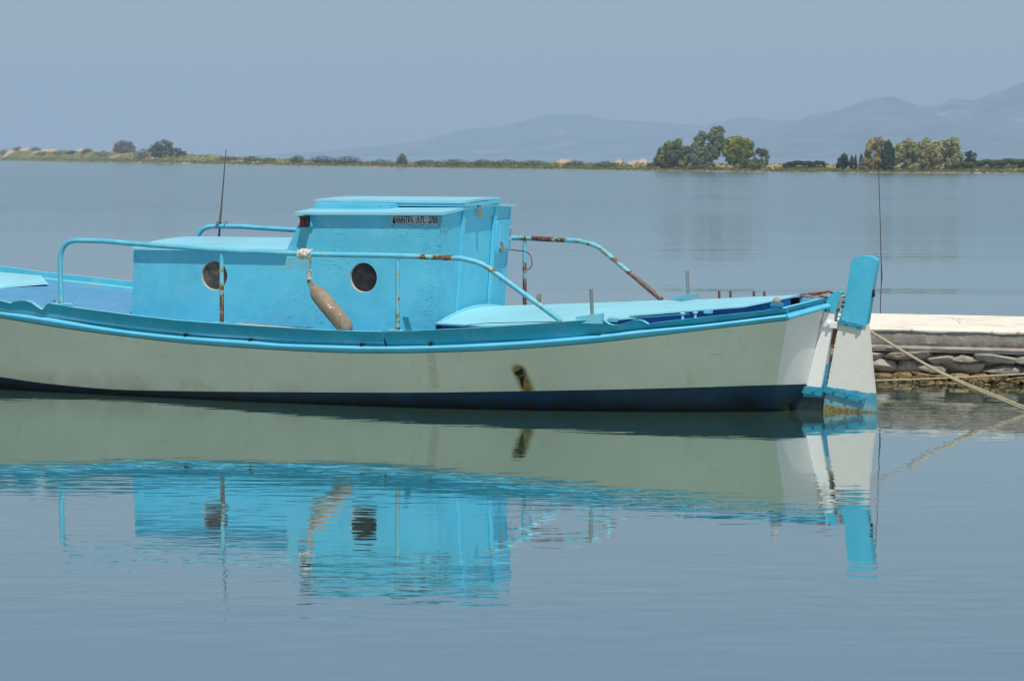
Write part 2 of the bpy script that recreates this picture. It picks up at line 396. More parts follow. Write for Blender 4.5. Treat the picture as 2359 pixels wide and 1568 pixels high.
c = mixc(nt, mul(nt, east.outputs[0], .8), c, (.40, .32, .17))
sd_ = noise_ramp(nt, v, .045, .56, .60, 6, .6); c = mixc(nt, sd_, c, (.50, .40, .29))
sp_ = noise_ramp(nt, v, .6, .62, .70, 5); c = mixc(nt, sp_, c, (.05, .075, .03))
gm = nd(nt, 'ShaderNodeTexCoord'); sx = nd(nt, 'ShaderNodeSeparateXYZ'); nt.links.new(gm.outputs['Object'], sx.inputs[0])
mr = nd(nt, 'ShaderNodeMapRange'); mr.inputs['From Min'].default_value = .10; mr.inputs['From Max'].default_value = .02
nt.links.new(sx.outputs['Z'], mr.inputs['Value']); c = mixc(nt, mr.outputs[0], c, (.36, .31, .23))
nt.links.new(c, b.inputs['Base Color']); b.inputs['Roughness'].default_value = 1; b.inputs['Specular IOR Level'].default_value = 0
o = fin('far_shore', bm, m, smooth=True, angle=180); tag(o, 'low sandy spit with dry grass across the lagoon', kind='structure')
# bare sand dunes at the left end of the spit
msand = simple('dune_sand', (.46, .35, .25), .95, var=.12, scale=.4, relief=.05)
def dune(px0, px1, top, label, grp='pale sand dunes on the spit', t=.16):
    bm = bmesh.new(); n = 18; rows = []; pm = (px0+px1)/2
    c0 = land(pm, t); D = c0.y; hw = (px1-px0)/2/FPX*D; H = CAMH-(top-horizon(pm))/FPX*D
    for i in range(n+1):
        row = []
        for j in range(9):
            u = i/n*2-1; v_ = j/8*2-1; rr = max(0, 1-u*u)*max(0, 1-v_*v_)
            z = H*(rr**.8)*(1+.45*noise.noise(Vector((u*2.3+px0, v_*2, 0)))+.15*noise.noise(Vector((u*9+px0, v_*6, 0)))) - .5*(rr <= 0)
            row.append(bm.verts.new((u*hw, v_*hw*.8, z)))
        rows.append(row)
    for a, c in zip(rows, rows[1:]):
        for k in range(8): bm.faces.new((a[k], c[k], c[k+1], a[k+1]))
    o = fin('sand_dune', bm, msand, smooth=True, angle=180); o.location = (c0.x, c0.y, 0); return tag(o, label, 'sand dune', grp, kind='structure')
for a in [(-90, 18, 346, 'pale dune at the very left end of the spit'), (2, 100, 341.5, 'larger pale sand dune topped by a dark bush near the left end'), (58, 160, 343.5, 'broad tan dune with a white crest beside the dark topped dune'),
          (160, 222, 346, 'small white dune left of the round dark bush'), (528, 562, 360, 'tiny pale dune behind the thin pole'), (1262, 1340, 369, 'low pinkish sand mound in the middle of the spit'),
          (1392, 1446, 370, 'short sand mound between two dark bushes left of the trees'), (1432, 1512, 368.5, 'pale rocky sand mound just left of the first large tree')]:
    dune(*a)

# ------------------------------------------------------------------ trees and bushes
def leaf_mat(name, dark, light, var_scale=.5):
    m, nt, b = new_mat(name); v = tex_coord(nt)
    t = noise_ramp(nt, v, var_scale, .38, .62, 4)
    c = mixc(nt, t, dark, light)
    f = noise_ramp(nt, v, var_scale*6, .35, .65, 2); c = mixc(nt, mul(nt, f, .22), c, tuple(min(1, x*1.35) for x in light))
    nt.links.new(c, b.inputs['Base Color']); b.inputs['Roughness'].default_value = .7; b.inputs['Specular IOR Level'].default_value = .2
    b.inputs['Subsurface Weight'].default_value = 0
    return m
LM = {'olive': leaf_mat('olive_leaves', (.05, .07, .025), (.16, .19, .065)),
      'euca': leaf_mat('grey_green_leaves', (.06, .085, .045), (.17, .20, .11)),
      'pine': leaf_mat('yellow_green_needles', (.07, .10, .016), (.24, .27, .035)),
      'dark': leaf_mat('dark_needles', (.018, .038, .025), (.045, .07, .035)),
      'gold': leaf_mat('golden_leaves', (.13, .125, .05), (.36, .29, .12)),
      'pale': leaf_mat('pale_green_leaves', (.13, .16, .06), (.34, .35, .15)),
      'bush': leaf_mat('bush_leaves', (.04, .06, .018), (.11, .14, .035)),
      'mauve': leaf_mat('bare_mauve_twigs', (.12, .10, .11), (.21, .17, .18)),
      'reed': leaf_mat('reed_blades', (.085, .10, .04), (.20, .20, .08))}
bark = simple('bark', (.15, .12, .09), .95)
def leaves(bm, clumps, n, s, rnd, flat=1.0):
    tot = sum(r[0]*r[1]*r[2] for _, r in clumps)**1.0
    for c, r in clumps:
        k = max(12, int(n*(r[0]*r[1]*r[2])/tot))
        for _ in range(k):
            d = Vector((rnd.gauss(0, 1), rnd.gauss(0, 1), rnd.gauss(0, 1))).normalized()
            q = rnd.uniform(.35, 1)**.5 * (1 + .18*noise.noise(d*2.3+Vector(c)))
            p = Vector((c[0]+d.x*r[0]*q, c[1]+d.y*r[1]*q, c[2]+d.z*r[2]*q))
            if p.z < .02: p.z = abs(p.z)*.3+.02
            a = Vector((rnd.gauss(0, 1), rnd.gauss(0, 1), rnd.gauss(0, 1))).normalized(); nrm = (d*1.0+a*.55).normalized()
            u = nrm.orthogonal().normalized(); v = nrm.cross(u); ss = s*rnd.uniform(.6, 1.35)
            ang = rnd.uniform(0, 6.28); u, v = u*math.cos(ang)+v*math.sin(ang), v*math.cos(ang)-u*math.sin(ang)
            bm.faces.new([bm.verts.new(p+u*ss), bm.verts.new(p+v*ss*.6), bm.verts.new(p-u*ss), bm.verts.new(p-v*ss*.6)])
def tree(name, px0, px1, pytop, t, mat, label, cat='tree', grp='trees standing on the far spit', lobes=None, n=1500, seed=1, trunk=.22, bottom=.05, spread=.8):
    rnd = random.Random(seed); pm = (px0+px1)/2; base = land(pm, t); D = base.y
    base.z = max(0.0, base.z-.1)
    W = (px1-px0)/FPX*D; H = CAMH-(pytop-horizon(pm))/FPX*D - base.z
    root = empty(name, Matrix.Translation(base)); tag(root, label, cat, grp)
    if lobes is None:
        lobes = []
        for _ in range(34):
            u = rnd.uniform(-1, 1); h = rnd.uniform(bottom+.06, .90); lim = math.sqrt(max(0, 1-((h-.38)/.66)**2))
            lobes.append((u*.90*lim*.5, rnd.uniform(-.28, .28)*lim, h, rnd.uniform(.08, .17)))
        lobes.append((rnd.uniform(-.12, .12), 0, .88, .12))
    clumps = []
    for lx, ly, lz, lr in lobes:
        r = lr
        clumps.append(((lx*W, ly*W*spread, lz*H), (r*W*1.05, r*W*.95, min(r*1.15*H, lz*H+.05))))
    bm = bmesh.new(); leaves(bm, clumps, int(n*2.2), max(.10, .028*H+.06), rnd)
    fin('crown', bm, mat, root)
    bm = bmesh.new(); tr = .035*H+.04
    add_tube(bm, [(0, 0, -.1), (.02*W, 0, trunk*H), (.03*W, 0, .5*H)], [tr, tr*.8, tr*.45], 7)
    for lx, ly, lz, lr in lobes[:6]:
        add_tube(bm, [(.02*W, 0, trunk*H*rnd.uniform(.7, 1.3)), (lx*W*.55, ly*W*.5, (trunk+lz)*.5*H), (lx*W, ly*W, lz*H)], [tr*.45, tr*.3, tr*.1], 5)
    fin('trunk', bm, bark, root)
    return root
tree('tree', 1509, 1590, 319, .035, LM['olive'], 'broad dark olive tree, leftmost of the large trees on the spit', seed=2, n=2600,
     lobes=[(-.38, 0, .30, .18), (-.30, .1, .55, .17), (-.12, 0, .72, .17), (.08, 0, .80, .15), (.17, .05, .90, .10), (.22, 0, .55, .2), (-.05, -.1, .42, .22), (.36, 0, .35, .18), (-.2, 0, .18, .2), (.2, 0, .17, .2), (.38, .1, .62, .12)])
tree('tree', 1583, 1669, 296, .02, LM['euca'], 'tallest tree of the spit, grey-green with a split crown leaning right', seed=3, n=3600,
     lobes=[(.22, 0, .90, .13), (.36, 0, .94, .10), (.30, 0, .78, .15), (.12, 0, .80, .13), (.28, 0, .60, .15), (.20, 0, .42, .16), (-.12, 0, .80, .12), (-.20, 0, .68, .15), (-.28, 0, .50, .17), (-.14, 0, .42, .18), (-.34, 0, .28, .17), (-.18, 0, .20, .2), (0, 0, .12, .2), (.06, 0, .55, .10), (.02, 0, .30, .18), (-.3, 0, .1, .15), (.42, 0, .66, .08)])
tree('pine_tree', 1662, 1735, 316, .05, LM['pine'], 'bright yellow-green pine right of the tallest tree', 'pine tree', seed=4, n=2600,
     lobes=[(-.25, 0, .80, .2), (.0, 0, .88, .16), (.2, 0, .80, .16), (.36, 0, .72, .15), (-.38, 0, .55, .18), (-.1, 0, .58, .24), (.2, 0, .5, .22), (.38, 0, .48, .12), (-.2, 0, .34, .22), (.1, 0, .28, .2), (.25, 0, .14, .16), (.0, 0, .1, .16)])
tree('tree', 1732, 1770, 342, .06, LM['olive'], 'small rounded olive tree right of the yellow-green pine', seed=5, n=700)
tree('bush', 1700, 1765, 366, .02, LM['olive'], 'low olive bush at the foot of the yellow-green pine', 'bush', 'bushes on the far spit', seed=25, n=700)
tree('bush', 1585, 1640, 380, .012, LM['olive'], 'low bush at the water edge under the tallest tree', 'bush', 'bushes on the far spit', seed=26, n=400)
tree('bush', 1804, 1872, 369, .04, LM['dark'], 'wide dark bush midway between the two groups of trees', 'bush', 'bushes on the far spit', seed=6, n=11100, lobes=[(-.42, 0, .4, .16), (-.25, 0, .6, .2), (-.05, 0, .72, .2), (.16, 0, .66, .2), (.32, 0, .7, .18), (.44, 0, .45, .14), (-.35, 0, .15, .22), (-.1, 0, .15, .28), (.2, 0, .15, .28), (.42, 0, .12, .2)])
tree('bush', 1864, 1898, 369, .05, LM['dark'], 'smaller dark round bush touching the wide one', 'bush', 'bushes on the far spit', seed=7, n=1600, lobes=[(-.42, 0, .4, .16), (-.25, 0, .6, .2), (-.05, 0, .72, .2), (.16, 0, .66, .2), (.32, 0, .7, .18), (.44, 0, .45, .14), (-.35, 0, .15, .22), (-.1, 0, .15, .28), (.2, 0, .15, .28), (.42, 0, .12, .2)])
tree('conifer', 1926, 1966, 356, .03, LM['dark'], 'squat dark conifer left of the thin cypresses', 'conifer', seed=8, n=1100)
for i, (a, c_, tp, lb) in enumerate([(1938, 1946, 353, 'cypress spike rising out of the squat conifer'), (1955, 1963, 358, 'short cypress on the right edge of the squat conifer'), (1964, 1972, 357, 'slim dark cypress standing alone right of the squat conifer'), (1974, 1988, 355, 'fuller dark cypress nearest the golden tree')]):
    tree('cypress', a, c_, tp, .035, LM['dark'], lb, 'cypress', seed=30+i, n=260,
         lobes=[(0, 0, .15, .45), (0, 0, .35, .42), (0, 0, .55, .36), (0, 0, .75, .26), (0, 0, .92, .14)])
tree('tree', 1990, 2046, 317, .05, LM['gold'], 'tall golden-topped tree behind the dark conifer', seed=9, n=1800)
tree('conifer', 2024, 2060, 324, .02, LM['dark'], 'tall dark conifer in front of the golden-topped tree', 'conifer', seed=10, n=1300,
     lobes=[(.02, 0, .93, .10), (-.12, 0, .82, .16), (.16, 0, .80, .14), (.05, 0, .70, .22), (.28, 0, .62, .16), (-.22, 0, .56, .20), (.1, 0, .5, .26), (-.1, 0, .36, .28), (.24, 0, .34, .22), (-.28, 0, .24, .16), (.05, 0, .18, .30), (.2, 0, .08, .22)])
tree('bush', 1975, 2030, 364, .015, LM['gold'], 'tawny bush at the foot of the golden-topped tree', 'bush', 'bushes on the far spit', seed=11, n=900)
tree('tree', 2056, 2130, 324, .04, LM['pale'], 'pale green willow-like tree on the left of the widest grove', seed=12, n=2400)
tree('tree', 2096, 2184, 317, .05, LM['pale'], 'pale green tree with the highest crown in the widest grove', seed=13, n=2600)
tree('tree', 2116, 2164, 338, .02, LM['gold'], 'tawny tree in the middle of the widest grove', seed=14, n=1300)
tree('tree', 2150, 2215, 321, .04, LM['pale'], 'pale tree with a tan top on the right of the widest grove', seed=15, n=1900)
tree('tree', 2212, 2247, 347, .05, LM['dark'], 'small dark tree with gaps right of the widest grove', seed=16, n=600)
tree('bush', 2186, 2240, 370, .02, LM['bush'], 'low green bush under the small dark tree', 'bush', 'bushes on the far spit', seed=28, n=1700, lobes=[(-.42, 0, .4, .16), (-.25, 0, .6, .2), (-.05, 0, .72, .2), (.16, 0, .66, .2), (.32, 0, .7, .18), (.44, 0, .45, .14), (-.35, 0, .15, .22), (-.1, 0, .15, .28), (.2, 0, .15, .28), (.42, 0, .12, .2)])
tree('bush', 2238, 2306, 366, .05, LM['bush'], 'dark green thicket right of the small dark tree', 'bush', 'bushes on the far spit', seed=17, n=11200, lobes=[(-.42, 0, .4, .16), (-.25, 0, .6, .2), (-.05, 0, .72, .2), (.16, 0, .66, .2), (.32, 0, .7, .18), (.44, 0, .45, .14), (-.35, 0, .15, .22), (-.1, 0, .15, .28), (.2, 0, .15, .28), (.42, 0, .12, .2)])
tree('bush', 2284, 2362, 364, .05, LM['bush'], 'dark green thicket at the right end of the spit', 'bush', 'bushes on the far spit', seed=18, n=11200, lobes=[(-.42, 0, .4, .16), (-.25, 0, .6, .2), (-.05, 0, .72, .2), (.16, 0, .66, .2), (.32, 0, .7, .18), (.44, 0, .45, .14), (-.35, 0, .15, .22), (-.1, 0, .15, .28), (.2, 0, .15, .28), (.42, 0, .12, .2)])
tree('bush', 2346, 2420, 363, .05, LM['dark'], 'dark bush cut by the right edge of the photo', 'bush', 'bushes on the far spit', seed=19, n=1900, lobes=[(-.42, 0, .4, .16), (-.25, 0, .6, .2), (-.05, 0, .72, .2), (.16, 0, .66, .2), (.32, 0, .7, .18), (.44, 0, .45, .14), (-.35, 0, .15, .22), (-.1, 0, .15, .28), (.2, 0, .15, .28), (.42, 0, .12, .2)])
# left part
tree('bush', 261, 313, 323, .10, LM['mauve'], 'leafless mauve-grey bush standing on the grassy spit', 'bush', seed=20, n=2400, lobes=[(-.3, 0, .3, .22), (-.25, 0, .6, .22), (-.08, 0, .78, .2), (.2, 0, .7, .2), (.34, 0, .45, .18), (.3, 0, .2, .22), (0, 0, .3, .3), (-.4, 0, .15, .12), (.05, 0, .55, .2), (-.1, 0, .1, .25)])
tree('tree', 354, 404, 322.5, .06, LM['olive'], 'dark green tree right of the mauve-grey bush', seed=21, n=1200)
tree('bush', 342, 376, 331, .06, LM['dark'], 'dark bush leaning on the left of the dark green tree', 'bush', 'bushes on the far spit', seed=22, n=700)
tree('bush', 390, 424, 341, .06, LM['dark'], 'dark bush just right of the dark green tree', 'bush', 'bushes on the far spit', seed=23, n=500)
tree('bush', 414, 434, 348, .08, LM['bush'], 'small low bush ending the row right of the dark green tree', 'bush', 'bushes on the far spit', seed=24, n=300)
for i, (a, c_, tp, t_, mt, lb) in enumerate([
    (-10, 38, 343, .06, 'bush', 'green bush at the very left of the spit'), (30, 58, 337, .17, 'dark', 'dark bush crowning the left dune'),
    (70, 96, 338, .17, 'dark', 'dark bush crowning the second dune'), (84, 118, 350, .06, 'bush', 'round bush in front of the broad tan dune'),
    (120, 160, 345, .08, 'olive', 'flat bush right of the broad tan dune'), (154, 178, 346, .07, 'dark', 'dark bush left of the small white dune'),
    (190, 215, 341, .10, 'dark', 'round dark bush right of the small white dune'), (312, 350, 341, .08, 'reed', 'yellow-green bush between the mauve bush and the dark green tree'),
    (216, 262, 349, .06, 'reed', 'low yellow-green bush left of the mauve bush'), (505, 560, 359, .08, 'bush', 'flat dark bush behind the thin pole'),
    (560, 600, 359, .08, 'bush', 'flat bush right of the thin pole'), (602, 640, 362, .08, 'olive', 'flat olive bush at the middle left of the spit'),
    (668, 700, 357, .10, 'bush', 'small bush left of the long dark thicket'), (712, 772, 358, .10, 'dark', 'long dark thicket, left half'),
    (765, 832, 358, .10, 'dark', 'long dark thicket, right half'), (914, 936, 352, .10, 'olive', 'lone small tree-like bush past the long dark thicket'),
    (850, 905, 366, .07, 'olive', 'low bush between thicket and lone small bush'), (955, 1010, 368, .07, 'bush', 'low green bush right of the lone small bush'),
    (1010, 1080, 365, .08, 'bush', 'low dark bush above the cabin roof'), (1085, 1140, 366, .08, 'bush', 'low green bush right of the cabin roof'),
    (1140, 1190, 366, .08, 'olive', 'flat olive bush in the middle of the spit'), (1190, 1262, 368, .07, 'bush', 'flat bush left of the low pinkish mound'),
    (1365, 1425, 370, .06, 'bush', 'round green bush between two sand mounds'), (1300, 1345, 369, .08, 'olive', 'olive bush behind the low pinkish mound'),
    (1490, 1515, 374, .04, 'bush', 'small bush at the left foot of the broad olive tree')]):
    wd = (c_-a)*.12; tp -= .8
    tree('bush', a-wd, c_+wd, tp, t_ if a < 300 else min(t_, .05), LM[mt], lb, 'bush', 'bushes on the far spit', seed=50+i, n=650,
         lobes=[(-.36, 0, .35, .17), (-.2, 0, .55, .2), (0, 0, .72, .2), (.2, 0, .6, .2), (.36, 0, .35, .17), (0, 0, .3, .3), (-.1, .1, .2, .3), (.2, .1, .2, .25), (-.42, 0, .10, .16), (-.2, 0, .08, .2), (.1, 0, .08, .2), (.42, 0, .10, .16)])
# reeds along the water edge and dry grass: uncountable
bm = bmesh.new(); rnd = random.Random(5)
for i in range(9000):
    px = rnd.uniform(-250, 2600); t = abs(rnd.gauss(0, .018))+.002
    if rnd.random() < .25: t = rnd.uniform(.02, .12)
    p = land(px, t); hgt = rnd.uniform(.08, .34)*(1+.6*noise.noise(Vector((px*.02, t*30, 0))))*(1 + (shoreD(px) > 700)*.5)
    wv = rnd.uniform(.15, .5); a = rnd.uniform(0, 3.14); dx, dy = math.cos(a)*wv, math.sin(a)*wv
    z0 = max(p.z, .0)
    bm.faces.new([bm.verts.new((p.x-dx, p.y-dy, z0-.05)), bm.verts.new((p.x+dx, p.y+dy, z0-.05)), bm.verts.new((p.x+dx*.4, p.y+dy*.4, z0+hgt)), bm.verts.new((p.x-dx*.5, p.y-dy*.5, z0+hgt*.8))])
o = fin('grass', bm, LM['reed']); tag(o, 'dry grass and reeds along the edge of the spit', 'grass', kind='stuff')
# small things on the shore
p = land(216, .004); bm = bmesh.new(); D = p.y; s = D/FPX
add_hexa(bm, [(-7*s, -1.5*s, 0), (6*s, -1.5*s, 0), (6*s, 1.5*s, 0), (-7*s, 1.5*s, 0)], [(-9*s, -2.2*s, 4*s), (7*s, -2.2*s, 3.6*s), (7*s, 2.2*s, 3.6*s), (-9*s, 2.2*s, 4*s)])
o = fin('rowing_boat', bm, simple('faded_red_paint', (.34, .09, .08)), bevel=.05); o.location = (p.x, p.y, p.z); tag(o, 'tiny faded red boat drawn up on the left shore', 'boat')
for px, py, lb in ((2254, 393.5, 'tiny cream float at the water edge right of the widest grove'), (2248, 393, 'tiny white float beside the cream one at the far right shore')):
    p = ground(px, py+3); bm = bmesh.new(); bmesh.ops.create_uvsphere(bm, u_segments=10, v_segments=7, radius=.14, matrix=Matrix.Diagonal((1.2, 1, 1, 1)))
    add_tube(bm, [(0, 0, .1), (0, 0, .24)], .03, 6)
    o = fin('float', bm, simple('cream_plastic', (.75, .6, .45)), smooth=True); o.location = (p.x, p.y, .08); tag(o, lb, 'float', 'floats by the far shore')

# ------------------------------------------------------------------ quay
QF = 28.0                                              # depth of its front at the right edge
q0 = ground(2358, 885.5); QA = R(21.0)
qx = Vector((-math.cos(QA), math.sin(QA), 0)); qn = Vector((-math.sin(QA), -math.cos(QA), 0))   # along (to the left), outward (towards the boat)
QM = Matrix(((-qx.x, -qn.x, 0, q0.x), (-qx.y, -qn.y, 0, q0.y), (0, 0, 1, 0), (0, 0, 0, 1)))      # local X right, Y inward, Z up
quay = empty('quay', QM); tag(quay, 'low quay of rough stones with a whitewashed concrete top behind the boat', 'quay')
QI = QM.inverted()
def q_at(px, py, y=0.0):                               # ray to the quay's front plane, in quay coordinates
    o = QI @ CAM; d = QI.to_3x3() @ ray(px, py); return o + d*((y-o.y)/d.y)
ZT = q_at(2358, 765).z; ZL = q_at(2358, 805).z; ZS = q_at(2358, 815).z
def qtop_y(px, py):
    o = QI @ CAM; d = QI.to_3x3() @ ray(px, py); return (o + d*((ZT-o.z)/d.z)).y
QW = qtop_y(2200, 725.5)
X0, X1 = -8.6, 6.0
mwh = simple('whitewash', (.84, .77, .64), .95, var=.10, scale=3, relief=.006)
m, nt, b = new_mat('grey_concrete'); v = tex_coord(nt)
t = noise_ramp(nt, v, 6, .3, .7, 8, .7); c = mixc(nt, t, (.20, .175, .155), (.40, .36, .32))
st = noise_ramp(nt, tex_coord(nt, (1, 1, 5)), 3, .62, .70, 6); c = mixc(nt, mul(nt, st, .8), c, (.13, .08, .06))
nt.links.new(c, b.inputs['Base Color']); b.inputs['Roughness'].default_value = .95
bump(nt, b, t, .012, .8); mcon = m
nt = mwh.node_tree; b = nt.nodes['Principled BSDF']; src = b.inputs['Base Color'].links[0].from_socket; v = tex_coord(nt)
c = mixc(nt, mul(nt, noise_ramp(nt, tex_coord(nt, (1, .6, 1)), 2.2, .52, .74, 7), .55), src, (.50, .44, .36))
vo = nd(nt, 'ShaderNodeTexVoronoi', feature='DISTANCE_TO_EDGE'); vo.inputs['Scale'].default_value = 1.1
mp_ = nd(nt, 'ShaderNodeMix', data_type='RGBA'); mp_.inputs[0].default_value = .12; nt.links.new(v, mp_.inputs[6])
nn = nd(nt, 'ShaderNodeTexNoise'); nn.inputs['Scale'].default_value = 4; nt.links.new(v, nn.inputs['Vector']); nt.links.new(nn.outputs['Color'], mp_.inputs[7]); nt.links.new(mp_.outputs[2], vo.inputs['Vector'])
ck = nd(nt, 'ShaderNodeMapRange'); ck.inputs['From Min'].default_value = .012; ck.inputs['From Max'].default_value = .003; nt.links.new(vo.outputs['Distance'], ck.inputs['Value'])
nt.links.new(mixc(nt, mul(nt, ck.outputs[0], .6), c, (.22, .19, .16)), b.inputs['Base Color'])
bm = bmesh.new(); n = 240; rows = []
for i in range(n+1):                                   # white top slab with a ragged painted lip
    x = X0+(X1-X0)*i/n
    lip = .012*noise.noise(Vector((x*3, 0, 0)))+.008*noise.noise(Vector((x*11, 2, 0)))
    fe = .02*noise.noise(Vector((x*1.2, 5, 0))) + .008*noise.noise(Vector((x*7, 5, 0)))
    rows.append([bm.verts.new(p) for p in ((x, -.012, ZT-.018+lip), (x, -.016, ZT-.004+lip*.3), (x, .02, ZT+.004), (x, .8, ZT+.012*noise.noise(Vector((x*.9, 1, 0)))), (x, 1.7, ZT+.012*noise.noise(Vector((x*.9, 4, 0)))), (x, QW+fe, ZT), (x, QW+fe+.01, ZT-.25))])
for a, c_ in zip(rows, rows[1:]):
    for k in range(6): bm.faces.new((a[k], c_[k], c_[k+1], a[k+1]))
fin('whitewashed_top', bm, mwh, quay, smooth=True, angle=50)
bm = bmesh.new(); rows = []
for i in range(n*2+1):                                  # concrete face with chips and an undercut, then the ledge
    x = X0+(X1-X0)*i/(2*n)
    nz = lambda z, k=1: .010*noise.noise(Vector((x*4, z*30, k)))+.007*noise.noise(Vector((x*14, z*60, k)))
    gouge = .03*max(0, noise.noise(Vector((x*2.2, 0, 7)))-.1)
    rows.append([bm.verts.new(p) for p in ((x, nz(1), ZT-.006), (x, nz(2), ZT-.04), (x, nz(3), (ZT+ZL)/2), (x, nz(4)+gouge, ZL+.035), (x, .012+nz(5)+gouge, ZL+.012), (x, -.035+nz(6), ZL+.004+.004*noise.noise(Vector((x*5, 1, 1)))), (x, -.05+nz(7), ZL-.012), (x, -.035+nz(8), ZS-.004), (x, .10, ZS-.02), (x, .14, -.25), (x, QW-.02, -.25), (x, QW-.02, ZT-.03))])
for a, c_ in zip(rows, rows[1:]):
    for k in range(11): bm.faces.new((a[k], c_[k], c_[k+1], a[k+1]))
bm.faces.new([v for v in rows[0]]); bm.faces.new([v for v in rows[-1]][::-1])
fin('concrete_body', bm, mcon, quay, smooth=True, angle=40)
m, nt, b = new_mat('quay_stone'); v = tex_coord(nt)
oi = nd(nt, 'ShaderNodeObjectInfo')
t = noise_ramp(nt, v, 9, .3, .7, 8, .7); c = mixc(nt, t, (.10, .09, .075), (.46, .42, .37))
c = mixc(nt, mul(nt, oi.outputs['Random'], .45), c, (.40, .34, .27))
nt.links.new(c, b.inputs['Base Color']); b.inputs['Roughness'].default_value = .95; bump(nt, b, t, .010, .8); mst = m
m, nt, b = new_mat('algae_stone'); v = tex_coord(nt)
t = noise_ramp(nt, v, 12, .35, .65, 8, .7); c = mixc(nt, t, (.05, .03, .01), (.36, .25, .10))
nt.links.new(c, b.inputs['Base Color']); b.inputs['Roughness'].default_value = .6; bump(nt, b, t, .012, .9); malg = m
def stone_mesh(sx, sy, sz, seed):
    r = random.Random(seed); bm = bmesh.new(); bmesh.ops.create_icosphere(bm, subdivisions=4, radius=1)
    pl = [(Vector(n).normalized(), h) for n, h in (((1, 0, 0), 1), ((-1, 0, 0), 1), ((0, 1, 0), 1), ((0, -1, 0), 1), ((0, 0, 1), 1), ((0, 0, -1), 1))]
    for _ in range(11): pl.append((Vector((r.gauss(0, 1), r.gauss(0, 1), r.gauss(0, 1))).normalized(), r.uniform(.70, 1.12)))
    for v in bm.verts:
        d = v.co.normalized(); q = min(h/max(1e-4, n.dot(d)) for n, h in pl if n.dot(d) > .05)
        q *= 1+.05*noise.noise(d*3+Vector((seed, 0, 0)))+.035*noise.noise(d*9+Vector((0, seed, 0)))
        v.co = Vector((d.x*sx, d.y*sy, d.z*sz))*q*.5
    me = bpy.data.meshes.new('stone'); bm.to_mesh(me); bm.free(); me.shade_smooth(); return me
rnd = random.Random(11)
rowsd = [(ZS-.052, .088, (.22, .44), mst, .05), (ZS-.150, .125, (.20, .42), mst, .07), (ZS-.238, .085, (.10, .24), malg, .02), (ZS-.305, .075, (.08, .2), malg, -.05)]
for ri, (zc, hh, (wa, wb), mt, yo) in enumerate(rowsd):
    x = -4.9+rnd.uniform(0, .2)
    while x < 1.6:
        wd = rnd.uniform(wa, wb)
        me = stone_mesh(wd*1.10, .2, hh*rnd.uniform(.85, 1.12), rnd.uniform(0, 99)); me.materials.append(mt)
        o = link('stone', me, None, quay); o.location = (x+wd/2, yo+rnd.uniform(-.035, .03), zc+rnd.uniform(-.014, .012)); o.rotation_euler = (rnd.uniform(-.25, .25), rnd.uniform(-.13, .13), rnd.uniform(-.15, .15)); o.scale = (1, 1, rnd.uniform(.78, 1.12))
        x += wd*rnd.uniform(.93, 1.03)
bm = bmesh.new()
for i in range(900):                                    # small weedy rubble at the waterline
    x = rnd.uniform(-5, 1.6); s = rnd.uniform(.012, .035)
    bmesh.ops.create_icosphere(bm, subdivisions=1, radius=s, matrix=Matrix.Translation((x, rnd.uniform(-.16, .05), rnd.uniform(-.02, .05))) @ Matrix.Rotation(rnd.uniform(0, 3), 4, 'Z') @ Matrix.Diagonal((1.4, 1, .7, 1)))
o = fin('rubble', bm, malg, quay, smooth=True); o['kind'] = 'stuff'

# ================================================================== THE BOAT (local X towards the stern, Y away from the camera, Z up)
boat = empty('fishing_boat', BM)
tag(boat, 'light blue and white wooden fishing boat with a low cabin moored by the quay', 'boat')
BT = [(-10.75, .0), (-10.4, .30), (-9.8, .66), (-9.0, .94), (-8.2, 1.11), (-7.3, 1.22), (-6.6, 1.28), (-5.5, 1.36), (-4.4, 1.42), (-3.4, 1.42), (-2.6, 1.36), (-2.0, 1.27), (-1.5, 1.15), (-1.0, 1.0), (-.6, .85), (-.13, .64)]
def bx(x): return interp(BT, x)
def near(px, py, off=0.0, side=-1):
    y = -1.2
    for _ in range(12):
        p = plane_y(px, py, y); y = side*(bx(min(p.x, -.14))-off)
    return plane_y(px, py, y)
def table(pts, off=0.0):
    t = [(p.x, p.z) for p in (near(a, c, off) for a, c in pts)]; return sorted(t)
TOP = table([(0, 692.5), (24.5, 699), (29, 696), (44, 692.5), (58, 692.5), (72, 697), (84, 706), (94, 712.5), (99, 712.5), (104, 705), (108, 700.5), (115, 699), (168, 708), (301, 725.7), (400, 737), (507, 745.5), (627, 752.7), (740, 760), (840, 763.5), (884, 764), (940, 762.5), (1001, 759.5), (1098, 755), (1223, 747), (1324, 739), (1388, 735.5), (1394, 741), (1402, 746.5), (1412, 748.5), (1424, 747.5), (1440, 742), (1456, 737), (1470, 736.5), (1480, 739), (1488, 744), (1492, 746.5), (1500, 744), (1560, 737), (1640, 728), (1720, 720), (1805, 710)])
RUBT = table([(0, 717), (105, 731), (227, 752), (301, 762.5), (420, 774.7), (574, 785), (658, 792), (828, 797), (988, 796), (1110, 791), (1223, 784.5), (1380, 771), (1489, 758.5), (1600, 748.7), (1700, 737), (1805, 723.5)], .03)
RUBB = table([(0, 732.5), (157, 758), (301, 777), (455, 793.5), (626, 805.5), (760, 812), (883, 814), (984, 812.5), (1110, 808.5), (1223, 802), (1380, 789), (1489, 776.3), (1651, 757), (1813, 738)], .05)
def ext(tab, pts): return sorted(pts + tab)
